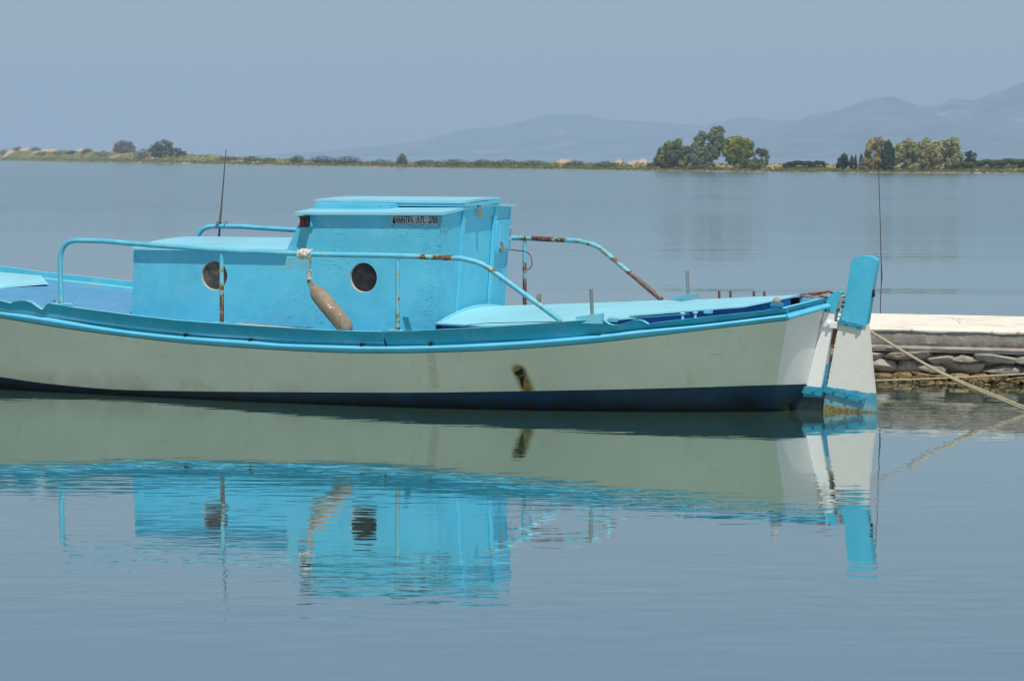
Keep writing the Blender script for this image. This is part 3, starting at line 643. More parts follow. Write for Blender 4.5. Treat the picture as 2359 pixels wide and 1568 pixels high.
TOP = ext(TOP, [(-10.75, TOP[0][1]+.42), (-9.2, TOP[0][1]+.22), (-8.2, TOP[0][1]+.09)]); RUBT = ext(RUBT, [(-10.75, RUBT[0][1]+.40), (-9.2, RUBT[0][1]+.20), (-8.2, RUBT[0][1]+.085)]); RUBB = ext(RUBB, [(-10.75, RUBB[0][1]+.40), (-9.2, RUBB[0][1]+.20), (-8.2, RUBB[0][1]+.085)])
ztop = lambda x: lin(TOP, x); zrt = lambda x: interp(RUBT, x); zrb = lambda x: interp(RUBB, x)
BW = [(-10.3, .0), (-9.4, .22), (-8.4, .52), (-7.2, .84), (-5.9, 1.03), (-4.6, 1.14), (-3.4, 1.10), (-2.9, 1.04), (-2.3, .92), (-1.6, .74), (-.95, .50), (-.33, .15), (-.2, .12)]
def bw(x): return interp(BW, x)
def side_y(x, z):                                      # hull half breadth at height z
    zr = zrb(x); t = max(0.0, min(1.0, z/zr)); br = bx(x)-.05; w_ = bw(x)
    if z < 0: return max(0.0, w_*(1-(min(1, -z/.42))**1.6))
    return w_ + (br-w_)*(t**1.08)
AFp = []
for a, c in [(0, 867.5), (60, 877), (140, 886.5), (262, 896.5), (437, 900.5), (626, 902.5), (1000, 903.5), (1200, 900.5), (1400, 897), (1600, 892), (1788, 886)]:
    y = -1.0
    for _ in range(15):
        p = plane_y(a, c, y); y = -side_y(min(p.x, -.3), p.z)
    AFp.append((p.x, p.z))
AF = ext(AFp, [(-10.7, AFp[0][1]+.12), (-9, AFp[0][1]+.05)])
# hull
XC = [plane_y(1813, 738, -.60), plane_y(1788, 886, -.38), plane_y(1815, 930, -.16)]
def hull_rows(x):
    zr, za = zrb(x), interp(AF, x); zs = [zr + (za-zr)*k/9 for k in range(10)] + [za*.66, za*.33, 0.0, -.08, -.18, -.28, -.36, -.42]
    return [(x, side_y(x, z), z) for z in zs]
def stem(x): return x
xs = [-10.72, -10.6, -10.4, -10.1] + [-9.8 + i*.2 for i in range(47)] ; xs = [x for x in xs if x < -.42]
sta = [hull_rows(x) for x in xs]
zc = [XC[0].lerp(XC[1], k/9) for k in range(10)] + [XC[1].lerp(XC[2], .33), XC[1].lerp(XC[2], .66), XC[2], Vector((-.26, -.14, -.02)), Vector((-.28, -.09, -.12)), Vector((-.3, -.06, -.25)), Vector((-.3, -.03, -.34)), Vector((-.3, 0, -.42))]
sta.append([(p.x, -p.y, p.z) for p in zc])
bm = bmesh.new(); 
for sgn in (-1, 1):
    G = [[bm.verts.new((x, sgn*max(y, .0), z)) for x, y, z in s] for s in sta]
    for a, c in zip(G, G[1:]):
        for k in range(len(a)-1):
            try: f = bm.faces.new((a[k], c[k], c[k+1], a[k+1])); f.material_index = 0 if k < 9 else 1
            except ValueError: pass
    # transom facet: from the corner edge to the sternpost
    pt = [plane_y(1902, 703, sgn*.03 if sgn < 0 else -.03), plane_y(1862, 884, -.03), plane_y(1850, 912, -.03)]
    pin = []
    for k in range(13):
        if k < 10: q = pt[0].lerp(pt[1], k/9)
        else: q = pt[1].lerp(pt[2], (k-9)/3)
        pin.append(q)
    cc = G[-1][:13]; mid = [bm.verts.new((cc[k].co.x*.5+pin[k].x*.5+.012, (cc[k].co.y+sgn*.03)*.5, cc[k].co.z*.5+pin[k].z*.5)) for k in range(13)]
    inn = [bm.verts.new((q.x, sgn*.03, q.z)) for q in pin]
    for A_, B_ in ((cc, mid), (mid, inn)):
        for k in range(12):
            f = bm.faces.new((A_[k], B_[k], B_[k+1], A_[k+1])); f.material_index = 2 if k < 9 else 1
bmesh.ops.remove_doubles(bm, verts=bm.verts[:], dist=.0005)
# hull topside paint with the exhaust and rust stains that run down it
def stain_mask(nt, sep, x0, z0, x1, z1, r0, r1):
    """soft streak from (x0,z0) to (x1,z1) on the hull side, radius r0 growing to r1"""
    def mth(op, a, c=None):
        m_ = nd(nt, 'ShaderNodeMath', operation=op)
        for i, v_ in ((0, a), (1, c)):
            if v_ is None: continue
            if isinstance(v_, (int, float)): m_.inputs[i].default_value = v_
            else: nt.links.new(v_, m_.inputs[i])
        return m_.outputs[0]
    dx, dz = x1-x0, z1-z0; L2 = dx*dx+dz*dz
    X = mth('SUBTRACT', sep.outputs['X'], x0); Z = mth('SUBTRACT', sep.outputs['Z'], z0)
    t = mth('DIVIDE', mth('ADD', mth('MULTIPLY', X, dx), mth('MULTIPLY', Z, dz)), L2)
    t.node.use_clamp = True
    ex = mth('SUBTRACT', X, mth('MULTIPLY', t, dx)); ez = mth('SUBTRACT', Z, mth('MULTIPLY', t, dz))
    d = mth('SQRT', mth('ADD', mth('MULTIPLY', ex, ex), mth('MULTIPLY', ez, ez)))
    rr = mth('ADD', mth('MULTIPLY', t, r1-r0), r0)
    q = mth('SUBTRACT', 1.0, mth('DIVIDE', d, rr)); q2 = mth('MULTIPLY', q, 2.2); q2.node.use_clamp = True
    return q2
EX = near(1195.3, 853.8, .16); y_ = -1.2
for _ in range(15):
    EX = plane_y(1195.3, 853.8, y_); y_ = -side_y(EX.x, EX.z)
def hullpt(px, py):
    y = -1.1
    for _ in range(15):
        p = plane_y(px, py, y); y = -side_y(min(p.x, -.3), p.z)
    return p
m, nt, b = new_mat('hull_topside_paint'); v = tex_coord(nt)
t = noise_ramp(nt, v, 1.4, .3, .7, 5); c = mixc(nt, t, (.60, .65, .53), (.70, .75, .62))
c = mixc(nt, mul(nt, noise_ramp(nt, tex_coord(nt, (1, 1, .25)), 9, .58, .75, 5), .25), c, (.42, .42, .30))
gm = nd(nt, 'ShaderNodeTexCoord'); sep = nd(nt, 'ShaderNodeSeparateXYZ'); nt.links.new(gm.outputs['Object'], sep.inputs[0])
e1 = hullpt(1213, 893); nsx = noise_ramp(nt, v, 22, .2, .6, 4)
mk = stain_mask(nt, sep, EX.x, EX.z, e1.x, e1.z, .075, .080); c = mixc(nt, mul(nt, mk, .8), c, (.32, .23, .02)); c = mixc(nt, mul(nt, mul(nt, stain_mask(nt, sep, EX.x, EX.z, e1.x, e1.z, .055, .045), nsx), .8), c, (.12, .08, .006))
e2 = hullpt(1203, 892); mk = stain_mask(nt, sep, EX.x+.01, EX.z-.03, e2.x, e2.z, .035, .008); c = mixc(nt, mk, c, (.012, .009, .006))
e3, e4 = hullpt(991, 812), hullpt(1001, 885); mk = stain_mask(nt, sep, e3.x, e3.z, e4.x, e4.z, .045, .05); c = mixc(nt, mul(nt, mul(nt, mk, nsx), .35), c, (.34, .24, .12))
scf = noise_ramp(nt, tex_coord(nt, (1.2, 1, 7)), 5, .63, .69, 6); c = mixc(nt, mul(nt, mul(nt, scf, noise_ramp(nt, v, 2.1, .5, .62, 3)), .5), c, (.42, .41, .33))
zb = nd(nt, 'ShaderNodeMapRange'); zb.inputs['From Min'].default_value = .27; zb.inputs['From Max'].default_value = .17; nt.links.new(sep.outputs['Z'], zb.inputs['Value'])
c = mixc(nt, mul(nt, mul(nt, zb.outputs[0], noise_ramp(nt, v, 3, .4, .7, 5)), .35), c, (.36, .30, .16))
nt.links.new(c, b.inputs['Base Color']); b.inputs['Roughness'].default_value = .45
low = noise_ramp(nt, tex_coord(nt, (.5, .5, 4)), 2, .2, .8, 3); bump(nt, b, low, .006, .5); mtop = m
m, nt, b = new_mat('antifouling_paint'); v = tex_coord(nt)
t = noise_ramp(nt, v, 5, .3, .7, 6); c = mixc(nt, t, (.002, .018, .05), (.005, .045, .10))
gm = nd(nt, 'ShaderNodeTexCoord'); sep = nd(nt, 'ShaderNodeSeparateXYZ'); nt.links.new(gm.outputs['Object'], sep.inputs[0])
zb = nd(nt, 'ShaderNodeMapRange'); zb.inputs['From Min'].default_value = .14; zb.inputs['From Max'].default_value = .05; nt.links.new(sep.outputs['Z'], zb.inputs['Value'])
wet = nd(nt, 'ShaderNodeMath', operation='ADD'); nt.links.new(zb.outputs[0], wet.inputs[0]); wet.inputs[1].default_value = -.15
c = mixc(nt, mul(nt, zb.outputs[0], noise_ramp(nt, v, 7, .25, .55, 5)), c, (.014, .018, .008))
sp = noise_ramp(nt, v, 45, .68, .72, 2); c = mixc(nt, mul(nt, sp, noise_ramp(nt, v, 3, .5, .6, 2)), c, (.16, .17, .08))
nt.links.new(c, b.inputs['Base Color']); b.inputs['Roughness'].default_value = .4; bump(nt, b, t, .003, .6); mbot = m
hull = fin('hull', bm, [mtop, mbot, M['post_white']], boat, smooth=True, angle=30)
# stem at the bow (outside the frame, closes the hull)
bm = bmesh.new(); add_tube(bm, [(-10.78, 0, ztop(-10.7)+.12), (-10.74, 0, .9), (-10.55, 0, .4), (-10.2, 0, -.1), (-9.8, 0, -.4)], [.06, .06, .06, .06, .05], 8); fin('stem', bm, M['bulwark'], boat, smooth=True)

def strip(name, tops, bots, inw, mats, parent=boat, lean=None):
    """plank standing along a line: outer top edge, outer bottom edge, inward vectors"""
    bm = bmesh.new(); rows = []
    for t, bo, i in zip(tops, bots, inw):
        t, bo, i = Vector(t), Vector(bo), Vector(i)
        rows.append([bm.verts.new(p) for p in (bo, t, t+i, bo+i)])
    for a, c in zip(rows, rows[1:]):
        for k in range(4):
            f = bm.faces.new((a[k], c[k], c[(k+1) % 4], a[(k+1) % 4]))
            if k == 1 and len(mats) > 1: f.material_index = 1
    bm.faces.new(rows[0]); bm.faces.new(rows[-1][::-1])
    return fin(name, bm, mats, parent, bevel=.004)
xs_b = sorted(set([-10.7, -10.5, -10.2] + [-10 + i*.12 for i in range(82)] + [x for x, _ in TOP if -8 < x < -.14] + [-.137]))
xs_b = [x for x in xs_b if x <= -.135]
for sgn in (-1, 1):
    def bul(x0, x1, nm='bulwark'):
        X = [x for x in xs_b if x0 <= x <= x1]
        tops = [(x, sgn*bx(x), ztop(x)) for x in X]; bots = [(x, sgn*(bx(x)-.078), zrt(x)-.012) for x in X]
        strip(nm, tops, bots, [(0, -sgn*min(.05, bx(x)), 0) for x in X], [M['bulwark'], M['cap']])
    xj = near(883, 790).x
    bul(-10.75, xj); 
    xs_b = sorted(xs_b + [xj+.0008]); bul(xj+.0005, -.13)
    # rubbing strake: half round
    bm = bmesh.new(); rows = []
    for x in [x for x in xs_b if -10.7 <= x]:
        zt, zb_ = zrt(x), zrb(x); hc, hr = (zt+zb_)/2, (zt-zb_)/2; y0 = bx(x)-.060
        ring = []
        for k, (pr, pz) in enumerate(((-.02, 1), (.018, 1.0), (.040, .86), (.052, .58), (.053, .25), (.040, -.15), (.024, -.55), (.008, -.88), (-.02, -1))):
            ring.append(bm.verts.new((x, sgn*(y0+pr), hc+hr*pz)))
        rows.append(ring)
    for a, c in zip(rows, rows[1:]):
        for k in range(8): bm.faces.new((a[k], c[k], c[k+1], a[k+1]))
    bm.faces.new(rows[-1]); fin('rubbing_strake', bm, M['strake'], boat, smooth=True, angle=60)
    # quarter pieces from the corner to the sternpost
    ct, ce = plane_y(1805, 710, -.64), plane_y(1905, 685.5, -.05); cb, cbe = plane_y(1805, 723.7, -.60), plane_y(1905, 698, -.05)
    f = lambda p, e=0: Vector((p.x+e, sgn*abs(p.y), p.z))
    strip('quarter_bulwark', [f(ct, .003), f(ce)], [f(cb, -.02), f(cbe, -.02)], [(-.05, -sgn*.03, 0)]*2, [M['bulwark'], M['cap']])
    lo0, lo1 = plane_y(1812, 737, -.60), plane_y(1905, 710.5, -.05)
    bm = bmesh.new(); rows = []
    for (a_, b_) in ((f(cb), f(lo0)), (f(cbe), f(lo1))):
        ring = []; ctr = (a_+b_)/2; hv = (a_-b_)/2
        for k in range(9):
            an = math.pi/2-math.pi*k/8; ring.append(bm.verts.new(ctr + hv*math.sin(an) + Vector((.045, sgn*.02, 0))*max(0, math.cos(an))**.7 + Vector((-.01, 0, 0))))
        rows.append(ring)
    for k in range(8): bm.faces.new((rows[0][k], rows[1][k], rows[1][k+1], rows[0][k+1]))
    bm.faces.new(rows[0][::-1]); bm.faces.new(rows[1]); fin('quarter_strake', bm, M['strake'], boat, smooth=True, angle=60)
# raised pad strips on top of the near bulwark under the rail feet are added with the rails

# deck
zdk = lambda x: lin([(-10.7, ztop(-10.7)-.12), (-8.3, .865), (-7.2, .765), (-6.2, .69), (-5, .61), (-3.2, .60), (-2, .64), (-1, .72), (-.2, .80)], x)
bm = bmesh.new(); rows = []
for x in [-10.5 + i*.25 for i in range(42)]:
    hb = max(.02, bx(min(x, -.14))-.055); rows.append([bm.verts.new((x, hb*k/6, zdk(x)+.03*(1-(k/6)**2))) for k in range(-6, 7)])
for a, c in zip(rows, rows[1:]):
    for k in range(12): bm.faces.new((a[k], c[k], c[k+1], a[k+1]))
fin('deck', bm, M['deck'], boat, smooth=True, angle=180)
for sgn in (-1, 1):                                    # covering board inside each bulwark
    X = [x for x in xs_b if -9.6 < x < -3.4]
    strip('covering_board', [(x, sgn*(bx(x)-.052), zdk(x)+.045) for x in X], [(x, sgn*(bx(x)-.052), zdk(x)-.01) for x in X], [(0, -sgn*.10, -.008)]*len(X), [M['cap'], M['cap']])
# pale cover on the foredeck
a0 = plane_z(76, 648, .87); a0y = a0.y
bm = bmesh.new(); x1 = -7.86
lo = [(-9.6, -.45, .90), (x1-.25, -.55, .87), (x1, .62, .865), (x1-.2, .86, .87), (-9.6, .5, .90)]
hi = [(-9.6, -.42, 1.02), (x1-.27, -.50, .90), (x1-.02, .60, .895), (x1-.22, .84, .93), (-9.6, .46, 1.05)]
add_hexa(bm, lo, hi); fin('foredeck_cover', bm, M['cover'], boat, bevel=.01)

# ---------------- cabin
WC = .74
def cab(px, py, y=-WC): return plane_y(px, py, y)
c_tf, c_bf = cab(308, 572), cab(303, 722); c_k = cab(659, 575); c_ws = cab(698, 492); c_at = cab(1020, 492); c_ab = cab(1003, 757)
zb0 = .55
outline = [Vector((c_bf.x-.01, 0, zb0)), Vector((c_tf.x, 0, c_tf.z-.01)), Vector((c_k.x, 0, c_k.z-.01)), Vector((c_ws.x, 0, c_ws.z-.012)), Vector((c_at.x, 0, c_at.z-.012)), Vector((c_ab.x-.01, 0, zb0))]
ports = [(cab(493.7, 634.7), .128), (cab(837, 639.2), .128)]
def side_panel(sgn):
    bm = bmesh.new(); es = []
    vs = [bm.verts.new((p.x, 0, p.z)) for p in outline]
    for i in range(len(vs)): es.append(bm.edges.new((vs[i], vs[(i+1) % len(vs)])))
    for p, r in ports:
        cv = [bm.verts.new((p.x+r*math.cos(a*math.pi/20), 0, p.z+r*math.sin(a*math.pi/20))) for a in range(40)]
        for i in range(40): es.append(bm.edges.new((cv[i], cv[(i+1) % 40])))
    r_ = bmesh.ops.triangle_fill(bm, edges=es, use_beauty=True)
    fs = [f for f in bm.faces]
    ex = bmesh.ops.extrude_face_region(bm, geom=fs); nv = [g for g in ex['geom'] if isinstance(g, bmesh.types.BMVert)]
    for v in nv: v.co.y += .035
    bmesh.ops.dissolve_limit(bm, angle_limit=.01, verts=bm.verts[:], edges=bm.edges[:])
    yo = -WC if sgn < 0 else WC-.035
    for v in bm.verts: v.co.y += yo
    return fin('cabin_side', bm, M['wall'], boat)
cs_near = side_panel(-1); side_panel(1)
cs_near.data.materials[0] = M['wall_near']
nt = M['wall_near'].node_tree; b = nt.nodes['Principled BSDF']; src = b.inputs['Base Color'].links[0].from_socket; v = tex_coord(nt, (1, 1, 1.6))
gm = nd(nt, 'ShaderNodeTexCoord'); sep = nd(nt, 'ShaderNodeSeparateXYZ'); nt.links.new(gm.outputs['Object'], sep.inputs[0])
w0, w1 = cab(620, 613), cab(705, 606); mk = stain_mask(nt, sep, w0.x, w0.z, w1.x, w1.z, .05, .075)      # rubbed patch where paint has gone
nt.links.new(mixc(nt, mul(nt, mul(nt, mk, noise_ramp(nt, v, 13, .42, .58, 6)), .8), src, (.20, .42, .45)), b.inputs['Base Color'])
for sgn in (-1, 1):
    for i, (p, r) in enumerate(ports):
        yy = sgn*(WC-.022)
        bm = bmesh.new(); bmesh.ops.create_circle(bm, cap_ends=True, segments=40, radius=r+.006, matrix=Matrix.Translation((p.x, yy, p.z)) @ Matrix.Rotation(R(90), 4, 'X'))
        g = fin('porthole', bm, M['glass2'] if i == 0 else M['glass'], boat)
        bm = bmesh.new(); n = 40; prof = [(r+.002, .0238), (r-.001, .0235), (r-.003, .012), (r-.005, .001)]
        rings = [[bm.verts.new((p.x+q*math.cos(2*math.pi*k/n), sgn*(WC-.024+h), p.z+q*math.sin(2*math.pi*k/n))) for k in range(n)] for q, h in prof]
        for a, c in zip(rings, rings[1:]):
            for k in range(n): bm.faces.new((a[k], a[(k+1) % n], c[(k+1) % n], c[k]))
        fin('rim', bm, M['rim'], g, smooth=True)
def panel(name, P, th, mat, parent=boat, bevel=.0):    # flat plate from a quad/polygon, thickness along vector th
    bm = bmesh.new(); th = Vector(th); add_hexa(bm, [Vector(p) for p in P], [Vector(p)+th for p in P]); return fin(name, bm, mat, parent, bevel=bevel)
I_ = WC-.036
panel('trunk_front', [(c_bf.x+.004, -I_, zb0), (c_tf.x+.004, -I_, c_tf.z-.012), (c_tf.x+.004, I_, c_tf.z-.012), (c_bf.x+.004, I_, zb0)], (.03, 0, 0), M['wall'])
panel('windscreen_panel', [(c_k.x+.004, -I_, c_k.z-.01), (c_ws.x+.004, -I_, c_ws.z-.014), (c_ws.x+.004, I_, c_ws.z-.014), (c_k.x+.004, I_, c_k.z-.01)], (.03, 0, 0), M['wall'])
# roofs: cambered slabs
def roof(name, x0, x1, hw, z0f, th, camber, mat, xn=12, yn=12, skew=0.0, y0=None, y1=None):
    bm = bmesh.new(); ya, yb = (-hw if y0 is None else y0), (hw if y1 is None else y1); T, B = [], []
    for i in range(xn+1):
        x = x0+(x1-x0)*i/xn; rt_, rb_ = [], []
        for j in range(yn+1):
            y = ya+(yb-ya)*j/yn; z = z0f(x)+camber*(1-(y/max(abs(ya), abs(yb)))**2)
            rt_.append(bm.verts.new((x, y, z))); rb_.append(bm.verts.new((x, y, z-th)))
        T.append(rt_); B.append(rb_)
    for i in range(xn):
        for j in range(yn):
            bm.faces.new((T[i][j], T[i+1][j], T[i+1][j+1], T[i][j+1])); bm.faces.new((B[i][j], B[i][j+1], B[i+1][j+1], B[i+1][j]))
    for i in range(xn):
        bm.faces.new((T[i][0], B[i][0], B[i+1][0], T[i+1][0])); bm.faces.new((T[i][yn], T[i+1][yn], B[i+1][yn], B[i][yn]))
    for j in range(yn):
        bm.faces.new((T[0][j], T[0][j+1], B[0][j+1], B[0][j])); bm.faces.new((T[xn][j], B[xn][j], B[xn][j+1], T[xn][j+1]))
    return fin(name, bm, mat, boat, bevel=.004)
OV = .047
t0, t1 = cab(303, 569.5, -WC-OV), cab(659, 574.5, -WC-OV)
zt_ = lambda x: t0.z+(t1.z-t0.z)*(x-t0.x)/(t1.x-t0.x)
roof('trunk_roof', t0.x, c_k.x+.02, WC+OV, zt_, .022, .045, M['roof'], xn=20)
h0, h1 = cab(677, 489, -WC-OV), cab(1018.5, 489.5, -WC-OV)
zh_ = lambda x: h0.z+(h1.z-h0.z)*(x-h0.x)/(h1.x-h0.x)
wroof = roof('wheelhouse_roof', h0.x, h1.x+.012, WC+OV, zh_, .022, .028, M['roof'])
# raised coaming and sliding hatch on the wheelhouse roof
g0, g1 = cab(723.5, 475, -.52), cab(862, 475, -.52)
zc0 = cab(723.5, 469.5, -.52).z; zc1 = cab(723.5, 484, -.52).z
roof('roof_coaming', g0.x, g1.x+.15, .52, lambda x: zc0, zc0-zc1, .012, M['wall'], xn=4)
k0, k1 = cab(860, 467, -.40), cab(1069, 471, -.40)
zk0 = cab(1069, 467.5, -.40).z; zk1 = cab(1069, 478.5, -.40).z
hatch = roof('sliding_hatch', k0.x, k1.x, .37, lambda x: zk0-.004, zk0-zk1-.010, .0, M['wall'], xn=2)
roof('hatch_lid', plane_y(802, 463, .3).x+.0, k1.x-.002, .378, lambda x: zk0+.017, .021, .006, M['roof'], xn=8)
# aft wall of the wheelhouse
ka = (c_at.x-c_ab.x)/(c_at.z-c_ab.z); xa = c_at.x - ka*c_at.z
def aft(px, py, off=0.0): return plane_x(px, py, xa+off, ka)
def ax(z, off=0.0): return xa+off+ka*z
yd0, yd1 = aft(1060, 600).y, aft(1130, 600).y
ztw = lambda y: zh_(-3.2)+.028*(1-(y/.79)**2)-.024
def aft_panel(name, y0, y1, z0, z1, off0, off1, mat=None, parent=boat, bevel=.0, z1b=None):
    z1b = z1 if z1b is None else z1b
    lo = [(ax(z0, off0), y0, z0), (ax(z0, off0), y1, z0), (ax(z1b, off0), y1, z1b), (ax(z1, off0), y0, z1)]
    hi = [(p[0]+off1-off0, p[1], p[2]) for p in lo]
    bm = bmesh.new(); add_hexa(bm, lo, hi); return fin(name, bm, mat or M['wall'], parent, bevel=bevel)
zt = ztw(-.7)
aft_panel('aft_panel', -I_, yd0, zb0, ztw(-WC), -.035, -.004, z1b=ztw(yd0))
aft_panel('aft_panel', yd1, I_+.034, zb0, ztw(yd1), -.035, -.004, z1b=ztw(WC))
door = aft_panel('companionway_door', yd0+.002, yd1-.002, zb0, zk1+.014, -.03, -.008)
aft_panel('door_post', yd0-.03, yd0+.012, .70, zk1-.004, -.003, .022, bevel=.004)
aft_panel('door_post', yd1-.012, yd1+.03, .74, zk1+.012, -.003, .022, bevel=.004)
fin('header_board', (lambda bm: (add_hexa(bm, [(ax(zk1-.10, -.004), yd0+.014, zk1-.10), (ax(zk1-.10, -.004), yd1-.014, zk1-.10), (ax(zk1, -.004), yd1-.014, zk1+.008), (ax(zk1, -.004), yd0+.014, zk1+.008)], [(ax(zk1-.10, .006), yd0+.014, zk1-.10), (ax(zk1-.10, .006), yd1-.014, zk1-.10), (ax(zk1, .006), yd1-.014, zk1+.008), (ax(zk1, .006), yd0+.014, zk1+.008)]), bm)[1])(bmesh.new()), M['wall'], boat)
# small hinge plate on the near aft panel
q = aft(1023, 503)
aft_panel('hinge_plate', q.y-.05, q.y+.09, q.z-.10, q.z+.02, -.0035, .001)
# padlocks
def padlock(px, py, h, parent):
    c = aft(px, py, .045); o_ = empty('padlock'); bpy.data.objects.remove(o_)
    bm = bmesh.new(); add_box(bm, (c.x, c.y, c.z), (.022, .040, h)); body = fin('padlock', bm, M['brass'], boat, bevel=.004)
    bm = bmesh.new(); zt_ = c.z+h/2
    add_tube(bm, bend_path([(c.x, c.y-.012, zt_-.01), (c.x, c.y-.012, zt_+.042), (c.x, c.y+.012, zt_+.042), (c.x, c.y+.012, zt_-.01)], .011, 5), .0035, 8); fin('shackle', bm, M['steel'], body, smooth=True)
    bm = bmesh.new(); add_box(bm, (c.x-.022, c.y-.01, zt_+.036), (.045, .05, .022)); add_box(bm, (c.x-.036, c.y-.01, zt_+.05), (.012, .075, .03)); fin('hasp', bm, M['rust'], body, bevel=.003)
padlock(1105.5, 491.5, .062, door)
padlock(1157, 575, .056, boat)
# round-cornered locker door on the far part of the aft wall
def rrect(y0, y1, z0, z1, r, n=6):
    P = []
    for cy, cz, a0 in ((y1-r, z1-r, 0), (y0+r, z1-r, 90), (y0+r, z0+r, 180), (y1-r, z0+r, 270)):
        for k in range(n+1): a = R(a0+90*k/n); P.append((cy+r*math.cos(a), cz+r*math.sin(a)))
    return P
p0, p1 = aft(1137.5, 509, .0), aft(1167.5, 580, .0)
ya, yb = p0.y+.01, min(p1.y, WC-.03); za, zb_ = p1.z+.006, p0.z+.0
def rpanel(name, y0, y1, z0, z1, r, o0, o1, mat, parent):
    pts = rrect(y0, y1, z0, z1, r); bm = bmesh.new()
    add_hexa(bm, [(ax(z, o0), y, z) for y, z in pts], [(ax(z, o1), y, z) for y, z in pts]); return fin(name, bm, mat, parent, bevel=.003)
ld = rpanel('locker_door', ya, yb, za, zb_, .035, -.002, .028, M['wall'], boat)
rpanel('inner_panel', ya+.06, yb-.05, za+.035, zb_-.035, .008, .0285, .036, M['wall'], ld)
for zz in (zb_-.07, zb_-.17):
    bm = bmesh.new(); add_box(bm, (ax(zz, .040), yb-.035, zz), (.012, .035, .03)); fin('latch', bm, M['plank'], ld, bevel=.002)
# name board with the boat's name and number
n0, n1 = cab(903, 495, -WC-.002), cab(1010, 518, -WC-.002)
m, nt, b = new_mat('faded_name_plate'); v = tex_coord(nt)
t = noise_ramp(nt, v, 60, .4, .6, 6); nt.links.new(mixc(nt, t, (.24, .32, .37), (.46, .52, .52)), b.inputs['Base Color']); b.inputs['Roughness'].default_value = .8
panel('name_board', [(n0.x, -WC-.0005, n1.z+.004), (n1.x, -WC-.0005, n1.z), (n1.x, -WC-.0005, n0.z-.004), (n0.x, -WC-.0005, n0.z-.004)], (0, -.004, 0), m)
nb = boat.children[-1]
mlet = simple('faded_black_lettering', (.014, .014, .018), .8, var=.4, scale=90)
def lettering(txt, x0, x1, z0, z1):
    cu = bpy.data.curves.new('txt', 'FONT'); cu.body = txt; cu.size = 1; cu.extrude = .0; cu.offset = .022; cu.resolution_u = 3
    t_ = bpy.data.objects.new('txt', cu); COL.objects.link(t_); bpy.context.view_layer.update()
    me = bpy.data.meshes.new_from_object(t_); bpy.data.objects.remove(t_); bpy.data.curves.remove(cu)
    X = [v.co.x for v in me.vertices]; Y = [v.co.y for v in me.vertices]; a, c_, d, e = min(X), max(X), min(Y), max(Y)
    for v in me.vertices:
        v.co = Vector((x0+(v.co.x-a)/(c_-a)*(x1-x0), -WC-.0055, z0+(v.co.y-d)/(e-d)*(z1-z0)))
    return link('lettering', me, mlet, nb)
W_ = n1.x-n0.x; zl0, zl1 = n1.z+.010, n0.z-.010
lettering('\u0394\u0397\u039c\u0397\u03a4\u03a1\u0391', n0.x+.01*W_, n0.x+.46*W_, zl0, zl1)
lettering('\u039b.\u03a0.', n0.x+.53*W_, n0.x+.71*W_, zl0, zl1)
lettering('2785', n0.x+.79*W_, n0.x+.985*W_, zl0, zl1)
# navigation lamp
l0, l1 = cab(698, 496, -WC), cab(719, 523, -WC); lx = (l0.x+l1.x)/2; lz = (l0.z+l1.z)/2
bm = bmesh.new(); add_box(bm, (lx+.012, -WC-.012, lz), (.085, .022, .10)); brk = fin('lamp_bracket', bm, M['wall'], boat, bevel=.003)
bm = bmesh.new(); add_box(bm, (lx-.002, -WC-.060, lz+.040), (.072, .085, .014)); add_box(bm, (lx-.002, -WC-.060, lz-.040), (.072, .085, .014)); add_box(bm, (lx+.030, -WC-.060, lz), (.012, .08, .07)); lamp = fin('navigation_lamp', bm, M['black'], boat, bevel=.004)
bm = bmesh.new(); bmesh.ops.create_cone(bm, cap_ends=True, segments=24, radius1=.034, radius2=.034, depth=.066, matrix=Matrix.Translation((lx-.006, -WC-.062, lz))); fin('lens', bm, M['red_lens'], lamp, smooth=True)

